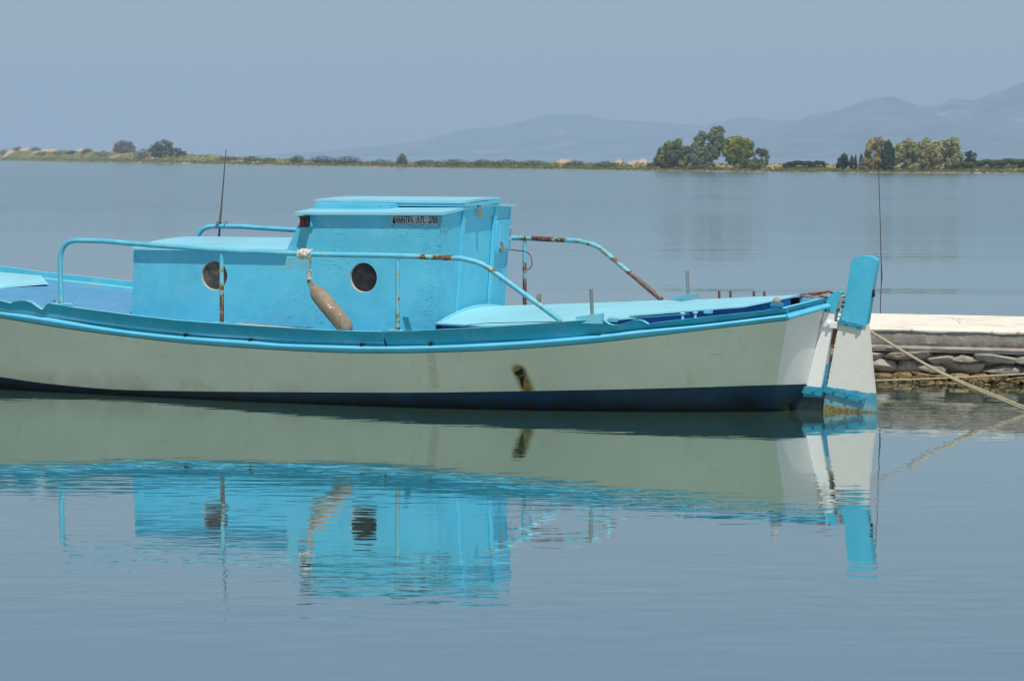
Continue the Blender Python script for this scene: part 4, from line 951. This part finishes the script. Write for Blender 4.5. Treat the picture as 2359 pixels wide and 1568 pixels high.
# ---------------- hand rails
def rail(sgn):
    mat = M['rail'] if sgn < 0 else M['rail_worn']
    off = .055
    pts = [near(141, 700, off), near(136, 600, off), near(137, 553, off), near(168, 547.5, off), near(240, 555.3, off), near(310, 561.5, off), near(410, 569, off), near(510, 576.5, off), near(610, 581, off), near(718, 585.5, off), near(815, 587.5, off), near(908, 589, off), near(985, 592, off), near(1062, 595, off)]
    low = [near(1110, 606, off), near(1225, 687, off), near(1292, 739, off)]
    P = bend_path([pts[0], pts[2]+Vector((0, 0, .0)), pts[4]], .20, 10)[:-1] + smooth_path(pts[4:], 3)[:-1] + bend_path([pts[-1], low[0], low[2]], .26, 10)
    P[0].z -= .0
    P = [Vector((p.x, sgn*abs(p.y), p.z)) for p in P]
    bm = bmesh.new(); add_tube(bm, P, .0225, 14); r_ = fin('handrail', bm, mat, boat, smooth=True)
    for (ta, fa) in (((510, 578), (511, 744)), ((915, 590), (916, 762))):
        a = near(*ta, off); f = near(*fa, off)
        a = Vector((a.x, sgn*abs(a.y), a.z)); f = Vector((f.x, sgn*abs(f.y), f.z))
        bm = bmesh.new(); add_tube(bm, [a, a.lerp(f, .1), f], [.012, .0185, .0185], 12); fin('rail_post', bm, M['rail_worn'] if sgn > 0 else (M['post_rusty'] if ta[0] < 600 else M['rail']), boat, smooth=True)
        bm = bmesh.new(); add_box(bm, (f.x-.01, f.y, f.z+.004), (.15, .06, .012)); fp = fin('foot_plate', bm, M['cap'], boat, bevel=.004)
    f = P[0]
    bm = bmesh.new(); add_box(bm, (f.x+.03, f.y, ztop(f.x+.03)+.008), (.24, .085, .014)); fp = fin('foot_plate', bm, M['cap'], boat, bevel=.005)
    for dx in (-.07, .12):
        bm = bmesh.new(); bmesh.ops.create_cone(bm, cap_ends=True, segments=6, radius1=.012, radius2=.012, depth=.012, matrix=Matrix.Translation((f.x+dx, f.y-sgn*.0, ztop(f.x+dx)+.022))); fin('bolt', bm, M['rust'], fp)
    return r_
rail_near = rail(-1); rail_far = rail(1)

# ---------------- after deck covers
def cover(name, xs, yn_f, yf_f, ze_f, camber_f, th, mat, n=14):
    bm = bmesh.new(); T, B = [], []
    for x in xs:
        a, c_ = [], []
        yn, yf = yn_f(x), yf_f(x); ze = ze_f(x)
        for j in range(n+1):
            s = j/n; y = yn+(yf-yn)*s; z = ze+camber_f(x)*(1-(2*s-1)**2)
            a.append(bm.verts.new((x, y, z))); c_.append(bm.verts.new((x, y, z-th)))
        T.append(a); B.append(c_)
    m_ = len(xs)-1
    for i in range(m_):
        for j in range(n):
            bm.faces.new((T[i][j], T[i+1][j], T[i+1][j+1], T[i][j+1])); bm.faces.new((B[i][j], B[i][j+1], B[i+1][j+1], B[i+1][j]))
        bm.faces.new((T[i][0], B[i][0], B[i+1][0], T[i+1][0])); bm.faces.new((T[i][n], T[i+1][n], B[i+1][n], B[i][n]))
    for j in range(n):
        bm.faces.new((T[0][j], T[0][j+1], B[0][j+1], B[0][j])); bm.faces.new((T[m_][j], B[m_][j], B[m_][j+1], T[m_][j+1]))
    return fin(name, bm, mat, boat, smooth=True, angle=40)
ca = plane_y(1001, 744, -.74); cb_ = near(1113, 750.5, .10); cc_ = near(1223, 745, .06); cd1 = near(1325, 737.5, .08); ce_ = near(1395, 736, .2); cf_ = near(1448, 731, .26)
XE = [(ca.x, ca.z), (cb_.x, cb_.z), (cc_.x, cc_.z), (cd1.x, cd1.z), (ce_.x, ce_.z), (cf_.x, cf_.z), (cf_.x+.5, cf_.z+.035)]
YE = [(ca.x, -.74), (cb_.x, cb_.y), (cc_.x, cc_.y), (cd1.x, cd1.y), (ce_.x, ce_.y), (cf_.x, cf_.y), (cf_.x+.5, cf_.y+.22)]
x0c = xa + ka*.72 + .003; x1c = cf_.x+.45
far_y = lambda x: min(bx(min(x, -.14))-.10, 1.4)
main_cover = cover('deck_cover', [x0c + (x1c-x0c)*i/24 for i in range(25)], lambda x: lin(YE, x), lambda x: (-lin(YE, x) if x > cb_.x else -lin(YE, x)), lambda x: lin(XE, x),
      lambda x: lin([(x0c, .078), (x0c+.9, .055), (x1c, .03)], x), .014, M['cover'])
# rounded lip where the cover meets the cabin
lip = []
for k in range(15):
    s = k/14; y = -.735+1.47*s; lip.append((x0c+.045, y, lin(XE, x0c)+.078*(1-(2*s-1)**2)*.98+.006))
bm = bmesh.new(); add_tube(bm, lip, .016, 8); fin('cover_lip', bm, M['cap'], boat, smooth=True)
# rear cover board, tip curling up
d0 = near(1448, 727, .26); d1 = near(1600, 714.5, .24); d2 = near(1713, 706, .22); d3 = plane_y(1824, 684, -.12)
XE2 = [(d0.x, d0.z), (d1.x, d1.z), (d2.x, d2.z), (d3.x, d3.z)]; YE2 = [(d0.x, d0.y), (d1.x, d1.y), (d2.x, d2.y), (d3.x-.02, -.16), (d3.x, -.10)]
def rc_y(x): return lin(YE2, x)
xs2 = [d0.x + (d3.x-d0.x)*(i/26) for i in range(27)]
def curl(x): return lin(XE2, x)+.004
bm = bmesh.new(); T, B = [], []; n = 14
for i, x in enumerate(xs2):
    a, c_ = [], []
    yn = rc_y(x); yf = -yn
    for j in range(n+1):
        s = j/n; y = yn+(yf-yn)*s; xx = x + (1-i/26)*.10*(s*2)*(1-(s))*2 ; z = curl(x)+lin([(d0.x, .042), (d2.x, .03), (d3.x, .0)], x)*(1-(2*s-1)**2)
        a.append(bm.verts.new((xx, y, z))); c_.append(bm.verts.new((xx, y, z-.012)))
    T.append(a); B.append(c_)
for i in range(26):
    for j in range(n):
        bm.faces.new((T[i][j], T[i+1][j], T[i+1][j+1], T[i][j+1])); bm.faces.new((B[i][j], B[i][j+1], B[i+1][j+1], B[i+1][j]))
    bm.faces.new((T[i][0], B[i][0], B[i+1][0], T[i+1][0])); bm.faces.new((T[i][n], T[i+1][n], B[i+1][n], B[i][n]))
for j in range(n):
    bm.faces.new((T[0][j], T[0][j+1], B[0][j+1], B[0][j])); bm.faces.new((T[26][j], B[26][j], B[26][j+1], T[26][j+1]))
fin('rear_deck_cover', bm, M['cover'], boat, smooth=True, angle=40)
# deep blue coaming under the covers, near and far
for sgn in (-1, 1):
    X = [x0c+.02, cb_.x, cd1.x, ce_.x, d0.x, d1.x, d2.x, d2.x+.25]
    def yc(x): return sgn*max(.12, abs(lin(sorted(YE[:5]+YE2[:3]+[(d2.x+.25, -.25)]), x))-.10)
    strip('coaming', [(x, yc(x), (lin(XE, x) if x < ce_.x else lin(XE2, max(x, d0.x)))-.016) for x in X], [(x, yc(x), zdk(x)-.02) for x in X], [(0, -sgn*.03, 0)]*len(X), [M['deep'], M['deep']])
    bm = bmesh.new(); x = x0c+.03; add_box(bm, (x+.06, sgn*.69, (lin(XE, x)+zdk(x))/2-.01), (.12, .05, lin(XE, x)-zdk(x))); fin('coaming_block', bm, M['deep'], boat, bevel=.004)
# raised pads with steel pins (thole pins) on both gunwales
def pad_pin(sgn):
    a, c_ = near(1326, 736, .03), near(1391, 722.5, .03); xm = (a.x+c_.x)/2; y = sgn*(bx(xm)-.029)
    z0 = near(1326, 730, .0).z-.022; z1_ = near(1391, 721.5, .0).z+.006; zb2 = ztop(a.x)-.02
    bm = bmesh.new(); w2 = .032
    add_hexa(bm, [(a.x, y-w2, zb2), (c_.x, y-w2, zb2), (c_.x, y+w2, zb2), (a.x, y+w2, zb2)], [(a.x, y-w2, z0+.022), (c_.x, y-w2, z1_-.006), (c_.x, y+w2, z1_-.006), (a.x, y+w2, z0+.022)])
    pad = fin('oarlock_pad', bm, M['cap'], boat, bevel=.006)
    bm = bmesh.new(); t = near(1361.5, 664, .03); f = near(1364.5, 724, .03)
    add_tube(bm, [(f.x, y, f.z-.02), (t.x+(f.x-t.x)*.5, y, (t.z+f.z)/2), (t.x, y, t.z-.006), (t.x, y, t.z)], [.0155, .0155, .0150, .009], 12); fin('oarlock_pin', bm, M['steel'], pad, smooth=True)
pad_pin(-1); pad_pin(1)
# four rusty pins on the far gunwale
for px, y0_, y1_ in ((1656, 670, 698), (1682, 670, 696), (1736, 671, 691), (1760, 671, 688)):
    t = near(px, y0_, .06, 1); f = near(px+.5, y1_+3, .06, 1)
    bm = bmesh.new(); add_tube(bm, [f+Vector((0, 0, -.05)), f, t], .0115, 10); fin('iron_pin', bm, M['rust'], boat, smooth=True)
# cleat mushrooms and blocks on the near quarter
for px, py in ((1572, 726), (1601, 724)):
    c_ = near(px, py+4, .03); bm = bmesh.new()
    add_tube(bm, [c_+Vector((0, 0, -.02)), c_+Vector((0, 0, .02)), c_+Vector((0, 0, .028)), c_+Vector((0, 0, .036))], [.013, .010, .024, .020], 12); fin('mooring_stud', bm, M['cap'], boat, smooth=True)
for px, py, s in ((1631, 717.5, .055), (1412, 737, .06)):
    c_ = near(px, py, .17); bm = bmesh.new(); add_box(bm, c_, (s*1.25, .05, .035)); fin('cover_block', bm, M['cap'], boat, bevel=.005)
c_ = near(1789, 700.5, .05); bm = bmesh.new(); add_box(bm, c_+Vector((0, 0, -.004)), (.10, .08, .036)); blk = fin('knob_block', bm, M['fitting_blue'], boat, bevel=.010)
bm = bmesh.new(); bmesh.ops.create_uvsphere(bm, u_segments=18, v_segments=12, radius=.034, matrix=Matrix.Translation(c_+Vector((0, 0, .026)))); fin('knob', bm, M['wood'], blk, smooth=True)
# flat iron bar standing on the near gunwale
a, c_ = near(944, 763, .025), near(933, 730, .0); bm = bmesh.new()
add_hexa(bm, [a+Vector((-.028, 0, -.03)), a+Vector((.028, 0, -.03)), a+Vector((.028, .010, -.03)), a+Vector((-.028, .010, -.03))], [c_+Vector((-.026, 0, 0)), c_+Vector((.024, 0, 0)), c_+Vector((.024, .010, 0)), c_+Vector((-.026, .010, 0))])
fin('gunwale_bar', bm, M['fitting_blue'], boat, bevel=.003)
# scuppers in the near bulwark, mirrored on the far one
for px, py in ((427, 771), (577, 783), (833, 794), (991.7, 792)):
    c_ = near(px, py, .042)
    for sgn in (-1, 1):
        bm = bmesh.new(); mm = Matrix.Translation((c_.x, sgn*abs(c_.y), c_.z)) @ Matrix.Rotation(R(90), 4, 'X')
        bmesh.ops.create_cone(bm, cap_ends=True, segments=16, radius1=.014, radius2=.014, depth=.03, matrix=mm); fin('scupper', bm, M['hole'], boat, smooth=True)
# exhaust outlet
n_ = Vector((0, -1, -.25)).normalized(); t_ = Vector((1, 0, 0)); s_ = n_.cross(t_)
def ring(c, prof, n=28):
    bm = bmesh.new(); rings = [[bm.verts.new(c+n_*h+(t_*math.cos(2*math.pi*k/n)+s_*math.sin(2*math.pi*k/n))*q) for k in range(n)] for q, h in prof]
    for a, c2 in zip(rings, rings[1:]):
        for k in range(n): bm.faces.new((a[k], a[(k+1) % n], c2[(k+1) % n], c2[k]))
    return bm, rings
bm, rg = ring(EX, [(.052, -.03), (.050, .008), (.046, .012), (.040, .008), (.038, -.05)])
ex = fin('exhaust_outlet', bm, simple('stained_bronze', (.17, .11, .05), .6, var=.4), boat, smooth=True)
bm, rg = ring(EX, [(.041, .003), (.030, .002), (.0005, .002)]); fin('exhaust_bore', bm, M['hole'], ex)
# plank lying on the side deck
a, c_ = near(540, 744, .16), near(700, 758, .16)
bm = bmesh.new(); add_hexa(bm, [(a.x, a.y, a.z-.03), (c_.x, c_.y, c_.z-.045), (c_.x, c_.y+.17, c_.z-.045), (a.x, a.y+.17, a.z-.03)], [(a.x, a.y, a.z-.006), (c_.x, c_.y, c_.z-.004), (c_.x, c_.y+.17, c_.z-.004), (a.x, a.y+.17, a.z-.006)])
o = fin('plank', bm, M['plank'], None, bevel=.005); o.matrix_world = BM; tag(o, 'grey weathered plank lying on the side deck below the front porthole', 'plank')
# bench block on the deck seen behind it
# ---------------- sternpost, straps and rudder
def poly_plate(name, pix, y0, y1, mats, parent=boat, bevel=.006, extra=None, idx=None):
    P = [plane_y(a, c, y0) if not isinstance(a, Vector) else a for a, c in pix]
    if extra: P = P + extra
    bm = bmesh.new(); add_hexa(bm, [(p.x, y0, p.z) for p in P], [(p.x, y1, p.z) for p in P]); return fin(name, bm, mats, parent, bevel=bevel)
poly_plate('sternpost', [(1898, 718), (1923.5, 719), (1890.5, 890), (1891, 914), (1850, 912), (1858, 886)], -.05, .05, M['post_white'])
poly_plate('sternpost_foot', [(1853, 888), (1891.5, 892), (1892, 916), (1848, 913)], -.054, .054, M['fitting_blue'], bevel=.003)
poly_plate('sternpost_head', [(1903, 716), (1903, 691), (1920, 673), (1932, 671), (1936, 674), (1936.5, 680), (1924, 719.5)], -.056, .056, M['rudder_blue'], bevel=.008)
poly_plate('deadwood_with_dark_aperture', [(1786, 918), (1850, 912.5), (1891, 915), (1892, 990), (1786, 990)], -.045, .045, mbot, bevel=.01)  # aft part fills the open aperture with a dark plate for its shade
# white strap on the post
def strap(pixa, pixb, h, y0, y1, mat, parent=boat, bolts=(), name='strap', bm_mat=None):
    a, c_ = plane_y(*pixa, y0), plane_y(*pixb, y0); bm = bmesh.new(); d = (c_-a); up_ = Vector((-d.z, 0, d.x)).normalized()*h/2
    lo = [a-up_, c_-up_, c_+up_, a+up_]
    add_hexa(bm, [(p.x, y0, p.z) for p in lo], [(p.x, y1, p.z) for p in lo]); o = fin(name, bm, mat, parent, bevel=.004)
    for t in bolts:
        q = a+d*t; bm = bmesh.new(); bmesh.ops.create_cone(bm, cap_ends=True, segments=8, radius1=.014, radius2=.011, depth=.026, matrix=Matrix.Translation((q.x, y0-.010, q.z+.004)) @ Matrix.Rotation(R(90), 4, 'X')); fin('bolt', bm, mat, o, smooth=True)
    return o
strap((1893, 744), (1927, 750), .050, -.066, .066, M['post_white'], bolts=(.45,), name='post_strap')
strap((1842, 896), (1893, 904), .058, -.070, .070, M['fitting_blue'], bolts=(.6,), name='post_strap')
bm = bmesh.new(); pa, pb = plane_y(1906, 838, 0), plane_y(1899, 892, 0); add_tube(bm, [(pa.x, 0, pa.z), (pb.x, 0, pb.z)], .018, 10); fin('pintle', bm, M['fitting_blue'], boat, smooth=True)
bm = bmesh.new(); pa, pb = plane_y(1926, 752, 0), plane_y(1915, 800, 0); add_tube(bm, [(pa.x, 0, pa.z), (pb.x, 0, pb.z)], .014, 10); fin('pintle', bm, M['rust'], boat, smooth=True)
# rudder blade: white, blue foot, weed line
m, nt, b = new_mat('rudder_blade_paint'); v = tex_coord(nt)
t = noise_ramp(nt, v, 2, .3, .7, 5); c = mixc(nt, t, (.64, .63, .57), (.74, .73, .68))
ck = noise_ramp(nt, tex_coord(nt, (3, 3, 8)), 7, .64, .70, 7); c = mixc(nt, mul(nt, ck, .6), c, (.25, .24, .21))
gm = nd(nt, 'ShaderNodeTexCoord'); sep = nd(nt, 'ShaderNodeSeparateXYZ'); nt.links.new(gm.outputs['Object'], sep.inputs[0])
nz = nd(nt, 'ShaderNodeTexNoise'); nz.inputs['Scale'].default_value = 9; nz.inputs['Detail'].default_value = 4; nt.links.new(v, nz.inputs['Vector'])
zz = nd(nt, 'ShaderNodeMath', operation='MULTIPLY_ADD'); nt.links.new(nz.outputs['Fac'], zz.inputs[0]); zz.inputs[1].default_value = .035; nt.links.new(sep.outputs['Z'], zz.inputs[2])
zx = nd(nt, 'ShaderNodeMath', operation='MULTIPLY_ADD'); nt.links.new(sep.outputs['X'], zx.inputs[0]); zx.inputs[1].default_value = .10; nt.links.new(zz.outputs[0], zx.inputs[2])
zline = plane_y(1950, 898, -.04)
def step(sock, e0, e1):
    r = nd(nt, 'ShaderNodeMapRange'); r.inputs['From Min'].default_value = e0; r.inputs['From Max'].default_value = e1; nt.links.new(sock, r.inputs['Value']); return r.outputs[0]
zl = zline.z+.018+.10*zline.x
blue = mixc(nt, noise_ramp(nt, v, 9, .35, .7, 6), (.03, .27, .42), (.16, .38, .46))
c = mixc(nt, step(zx.outputs[0], zl+.004, zl-.004), c, blue)
c = mixc(nt, mul(nt, step(zx.outputs[0], .16, .06), noise_ramp(nt, v, 16, .4, .6, 5)), c, (.30, .34, .28))
c = mixc(nt, step(zx.outputs[0], .085, .060), c, mixc(nt, noise_ramp(nt, v, 40, .4, .6, 3), (.10, .08, .02), (.24, .19, .07)))
nt.links.new(c, b.inputs['Base Color']); b.inputs['Roughness'].default_value = .6; bump(nt, b, noise_ramp(nt, v, 14, .3, .7, 6), .001, .5); mrud = m
rud = poly_plate('rudder', [(1932, 744), (1996, 744), (1999, 762), (2008, 860), (2017, 945), (2019, 1050), (1882, 1050), (1894, 945), (1905, 888)], -.032, .032, mrud, bevel=.006)
rud['label'] = 'white rudder blade with blue foot'
hb = [(1931.5, 739), (1994, 752), (1997, 740), (2008, 668), (2018.5, 612), (2018, 600), (2012, 594), (2000, 590.5), (1984, 590), (1970, 593), (1962, 599), (1959, 608), (1950, 668), (1940, 715)]
Ph = [plane_y(a, c, -.045) for a, c in hb]
bm = bmesh.new(); add_hexa(bm, [(p.x, -.045, p.z) for p in Ph], [(p.x, .045, p.z) for p in Ph]); fin('rudder_head', bm, M['rudder_blue'], rud, bevel=.012)
bm = bmesh.new(); q = plane_y(2004, 674, 0); add_box(bm, (q.x+.022, 0, q.z), (.02, .05, .07), Matrix.Rotation(R(-8), 4, 'Y')); fin('tiller_slot', bm, M['hole'], rud)
def rstrap(pa, pb, h, bolts, mat):
    o = strap(pa, pb, h, -.052, .052, mat, rud, (), 'rudder_strap'); a, c_ = plane_y(*pa, -.052), plane_y(*pb, -.052)
    for t in bolts:
        q = a.lerp(c_, t); bm = bmesh.new(); bmesh.ops.create_cone(bm, cap_ends=True, segments=8, radius1=.015, radius2=.012, depth=.018, matrix=Matrix.Translation((q.x, -.060, q.z+.006)) @ Matrix.Rotation(R(90), 4, 'X')); fin('bolt', bm, mat, rud, smooth=True)
rstrap((1930, 741), (1984, 754), .042, (.35, .88), M['fitting_blue'])
rstrap((1896, 895), (1991, 922.5), .052, (.25, .58, .92), M['fitting_blue'])
# notches of flaking paint down the fore edge of the head
for k in range(5):
    q = plane_y(1944-2.6*k, 692+9.5*k, -.045); bm = bmesh.new(); add_box(bm, (q.x, -.03, q.z), (.03, .05, .012), Matrix.Rotation(R(12), 4, 'Y')); fin('head_chip', bm, M['rudder_blue'], rud, bevel=.003)
# bright shackle and rusty hook on the stern
q = plane_y(1861, 680, -.08); bm = bmesh.new()
loop = [q+Vector((.085*math.cos(a)+.02, .05*math.sin(a), .010*math.sin(a))) for a in [2*math.pi*k/20 for k in range(21)]]
add_tube(bm, loop, .009, 8, caps=False); add_tube(bm, [q+Vector((-.055, 0, -.035)), q+Vector((-.06, 0, .012))], .014, 10); o = fin('shackle', bm, M['steel'], None, smooth=True); o.matrix_world = BM
tag(o, 'bright steel shackle on the stern beside the sternpost', 'shackle')
a, c_, d = plane_y(1874, 676, -.06), plane_y(1895, 674, -.06), plane_y(1909, 671.5, -.06); e, f = plane_y(1880, 680, -.10), plane_y(1905, 684.5, -.08)
bm = bmesh.new(); add_tube(bm, smooth_path([a, c_, d, d+Vector((.02, .05, -.02))], 5), .010, 8); add_tube(bm, smooth_path([e, e.lerp(f, .5), f], 4), .010, 8); add_tube(bm, smooth_path([a, a+Vector((-.03, -.02, 0)), e], 4), .010, 8)
o = fin('iron_hook', bm, M['rust'], None, smooth=True); o.matrix_world = BM; tag(o, 'rusty iron hook joining the bright shackle to the sternpost', 'hook')
# rope lashing between post and rudder head
bm = bmesh.new()
for k in range(5):
    q = plane_y(1941-1.2*k, 683+6.5*k, 0); lp = [q+Vector((.020*math.cos(a), .050*math.sin(a), .010*math.cos(a)+.002*k)) for a in [2*math.pi*j/14 for j in range(15)]]; add_tube(bm, lp, .012, 7, caps=False)
o = fin('rope_lashing', bm, M['rope'], None, smooth=True); o.matrix_world = BM; tag(o, 'short tan rope lashing wound between sternpost and rudder head', 'rope')

# ---------------- loose things on the boat (top level)
# fender
OFF = .10
ft, fb = near(721, 663, OFF), near(803, 762, OFF); ax_ = (fb-ft).normalized(); L = (fb-ft).length
fe = empty('fender', BM @ Matrix.Translation(fb)); tag(fe, 'scuffed brown cylindrical fender hanging from the near handrail', 'fender')
FI = Matrix.Translation(-fb)
bm = bmesh.new(); prof = [(-.01, .020), (.0, .034), (.02, .050), (.05, .064), (.09, .070), (L*.5, .073), (L-.06, .071), (L-.02, .058), (L+.01, .034), (L+.02, .01)]
fr = frames([ft, fb])[0]; n = 26; rings = []
for s, r in prof:
    ring_ = []
    for k in range(n):
        a = 2*math.pi*k/n; rr = r*(1-.06*(1 if k in (7,) else 0)); ring_.append(bm.verts.new(FI @ (ft+ax_*s+(fr[1]*math.cos(a)+fr[2]*math.sin(a))*rr)))
    rings.append(ring_)
for a_, b_ in zip(rings, rings[1:]):
    for k in range(n): bm.faces.new((a_[k], a_[(k+1) % n], b_[(k+1) % n], b_[k]))
bm.faces.new(rings[0][::-1]); bm.faces.new(rings[-1]); fin('fender_body', bm, M['fender'], fe, smooth=True, angle=60)
bm = bmesh.new(); e0, e1 = near(711.5, 645, OFF), near(721, 664, OFF); pv = fr[1]*.0
sdv = Vector((1, 0, .45)).normalized()*.016
add_tube(bm, [FI @ p for p in smooth_path([e1-sdv*1.0+ax_*.02, e0.lerp(e1, .4)-sdv, e0-sdv*.5, e0+sdv*.5, e0.lerp(e1, .4)+sdv, e1+sdv*1.0+ax_*.02], 5)], .012, 8); fin('eye', bm, M['fender'], fe, smooth=True)
r0 = near(716, 588, .055); r1 = near(713.5, 632, .085)
bm = bmesh.new()
for dx in (-.004, .006): add_tube(bm, [FI @ p for p in smooth_path([r0+Vector((dx, -.02, 0)), r0.lerp(r1, .5)+Vector((dx*1.5, 0, 0)), r1+Vector((dx, 0, 0)), e0+Vector((dx*2, 0, .006))], 5)], .0055, 7)
for k in range(6):
    c_ = e0+Vector((.004, 0, .012+.009*k)); add_tube(bm, [FI @ (c_+Vector((.017*math.cos(a), .017*math.sin(a), .003*math.sin(a)))) for a in [2*math.pi*j/12 for j in range(13)]], .0065, 6, caps=False)
fin('rope', bm, M['white_rope'], fe, smooth=True)
# white rag knot on the near rail: wrapped turns
kc = near(703, 585, .055); bm = bmesh.new(); rnd = random.Random(3)
for k in range(11):
    s = -.045+.009*k; ph = rnd.uniform(0, 6)
    add_tube(bm, [kc+Vector((s+.012*math.sin(a+ph), .030*math.cos(a)*rnd.uniform(.9, 1.25), .030*math.sin(a)*rnd.uniform(.9, 1.3))) for a in [2*math.pi*j/11 for j in range(12)]], .010, 6, caps=False)
for k in range(5):
    d_ = Vector((rnd.uniform(-.02, .06), rnd.uniform(-.05, 0), rnd.uniform(-.05, .03))); add_tube(bm, smooth_path([kc+Vector((0, -.03, 0)), kc+d_*.7+Vector((0, -.035, .01)), kc+d_], 4), [.011]*8+[.006], 6) 
o = fin('knot', bm, M['white_rope'], None, smooth=True); o.matrix_world = BM; tag(o, 'dirty white rope knot wound round the near handrail above the fender', 'rope')
# thin pole lashed to the far rail
a, c_ = near(503.5, 556, .02, 1), near(520.5, 344, .02, 1); bm = bmesh.new()
add_tube(bm, [a+Vector((-.01, 0, -.30)), a, a.lerp(c_, .5), c_], [.011, .011, .008, .004], 8)
d_ = near(499, 556, -.0, 1); add_tube(bm, [d_+Vector((0, 0, -.2)), d_.lerp(near(512, 450, .0, 1), .5), near(514, 430, .0, 1)], [.004, .004, .003], 6)
o = fin('fishing_rod', bm, simple('grey_rod', (.12, .10, .105), .6), None, smooth=True); o.matrix_world = BM; tag(o, 'thin grey rod standing upright lashed to the far handrail', 'rod')
bm = bmesh.new()
for px, rr in ((500.5, .030), (503, .031), (506, .032), (519.5, .031)):
    q = near(px, 517.5, .055, 1); add_tube(bm, [q+Vector((.004*math.sin(a), rr*math.cos(a), rr*math.sin(a))) for a in [2*math.pi*j/14 for j in range(15)]], .0045, 6, caps=False)
q = near(505, 528, .03, 1); add_tube(bm, smooth_path([near(505, 520, .03, 1), near(506, 528, .0, 1), near(504, 535, .01, 1)], 4), .006, 6)
o = fin('wire_lashing', bm, M['steel'], None, smooth=True); o.matrix_world = BM; tag(o, 'twisted wire turns holding the thin rod to the far rail', 'wire')
# loose wire loop behind the wheelhouse
wy = 1.05
P = [plane_y(a, c, wy) for a, c in ((1168, 574), (1190, 577), (1211, 580), (1221, 589), (1225, 605), (1222, 616), (1214, 622))]
bm = bmesh.new(); add_tube(bm, smooth_path(P, 5), .0042, 6); o = fin('wire', bm, M['wire'], None, smooth=True); o.matrix_world = BM; tag(o, 'curled brown wire sticking out behind the wheelhouse', 'wire')
# wooden peg by the far rail post
a, c_ = near(1237, 709, .0, 1), near(1240.5, 677, .0, 1); bm = bmesh.new(); add_hexa(bm, [a+Vector((-.026, 0, -.03)), a+Vector((.022, 0, -.03)), a+Vector((.022, .02, -.03)), a+Vector((-.026, .02, -.03))], [c_+Vector((-.020, 0, 0)), c_+Vector((.020, 0, 0)), c_+Vector((.020, .02, 0)), c_+Vector((-.020, .02, 0))])
fin('wooden_peg', bm, M['wood'], boat, bevel=.006)

# ================================================================== ropes and the pole on the quay
RD = 25.2
bm = bmesh.new()
A = [(1985, 745), (2003, 761), (2050, 790), (2100, 820), (2160, 853), (2230, 885), (2300, 913), (2358, 936), (2440, 962), (2520, 982)]
add_tube(bm, smooth_path([at_depth(a, c, RD-.2*(i/9)) for i, (a, c) in enumerate(A)], 5), .0095, 8)
add_tube(bm, smooth_path([at_depth(a, c+2.5+3.2*math.sin(min(1, max(0, (a-2003)/200))*3.14)*-.5+ (a-2003)*.008, RD-.23*(i/9)) for i, (a, c) in enumerate(A)], 5), .0085, 8)
o = fin('mooring_rope', bm, M['rope'], None, smooth=True); tag(o, 'doubled tan mooring rope slanting from behind the rudder into the water', 'rope')
bm = bmesh.new(); B_ = [(1900, 876), (1990, 876.5), (2020, 876), (2120, 873), (2230, 868), (2358, 861), (2500, 853)]
add_tube(bm, smooth_path([at_depth(a, c, 27.25) for a, c in B_], 5), .0085, 7)
o = fin('thin_rope', bm, M['rope'], None, smooth=True); tag(o, 'thin slack rope running level along the quay stones', 'rope')
bp = at_depth(2027, 721, FPX*(CAMH-ZT)/(721-horizon(2027))); D2 = bp.y+.06
bm = bmesh.new(); Pp = [at_depth(a, c, D2) for a, c in ((2027, 728), (2027.5, 700), (2029, 660), (2030.5, 640), (2029, 600), (2026.5, 500), (2024, 420), (2023.5, 395), (2023, 369))]
o0 = Pp[0].copy(); o0.z = -.4; add_tube(bm, [o0]+Pp, [.0045]*4+[.009, .005, .004, .004, .004, .009, .003], 7)
o = fin('pole', bm, M['wire'], None, smooth=True); tag(o, 'thin dark crooked pole standing in the water just behind the quay', 'pole')

# ================================================================== haze
bm = bmesh.new(); bmesh.ops.create_cube(bm, size=1, matrix=Matrix.Translation((0, 4690, 124.5)) @ Matrix.Diagonal((6900, 9500, 251, 1)))
me = bpy.data.meshes.new('haze'); bm.to_mesh(me); bm.free(); o = link('haze', me); tag(o, 'thin summer haze over the lagoon', kind='stuff')
m = bpy.data.materials.new('haze_air'); m.use_nodes = True; nt = m.node_tree; nt.nodes.clear()
pv = nt.nodes.new('ShaderNodeVolumePrincipled'); out = nt.nodes.new('ShaderNodeOutputMaterial'); nt.links.new(pv.outputs[0], out.inputs['Volume'])
pv.inputs['Color'].default_value = (.54, .71, .95, 1); pv.inputs['Density'].default_value = .00024; pv.inputs['Anisotropy'].default_value = .0
me.materials.append(m)
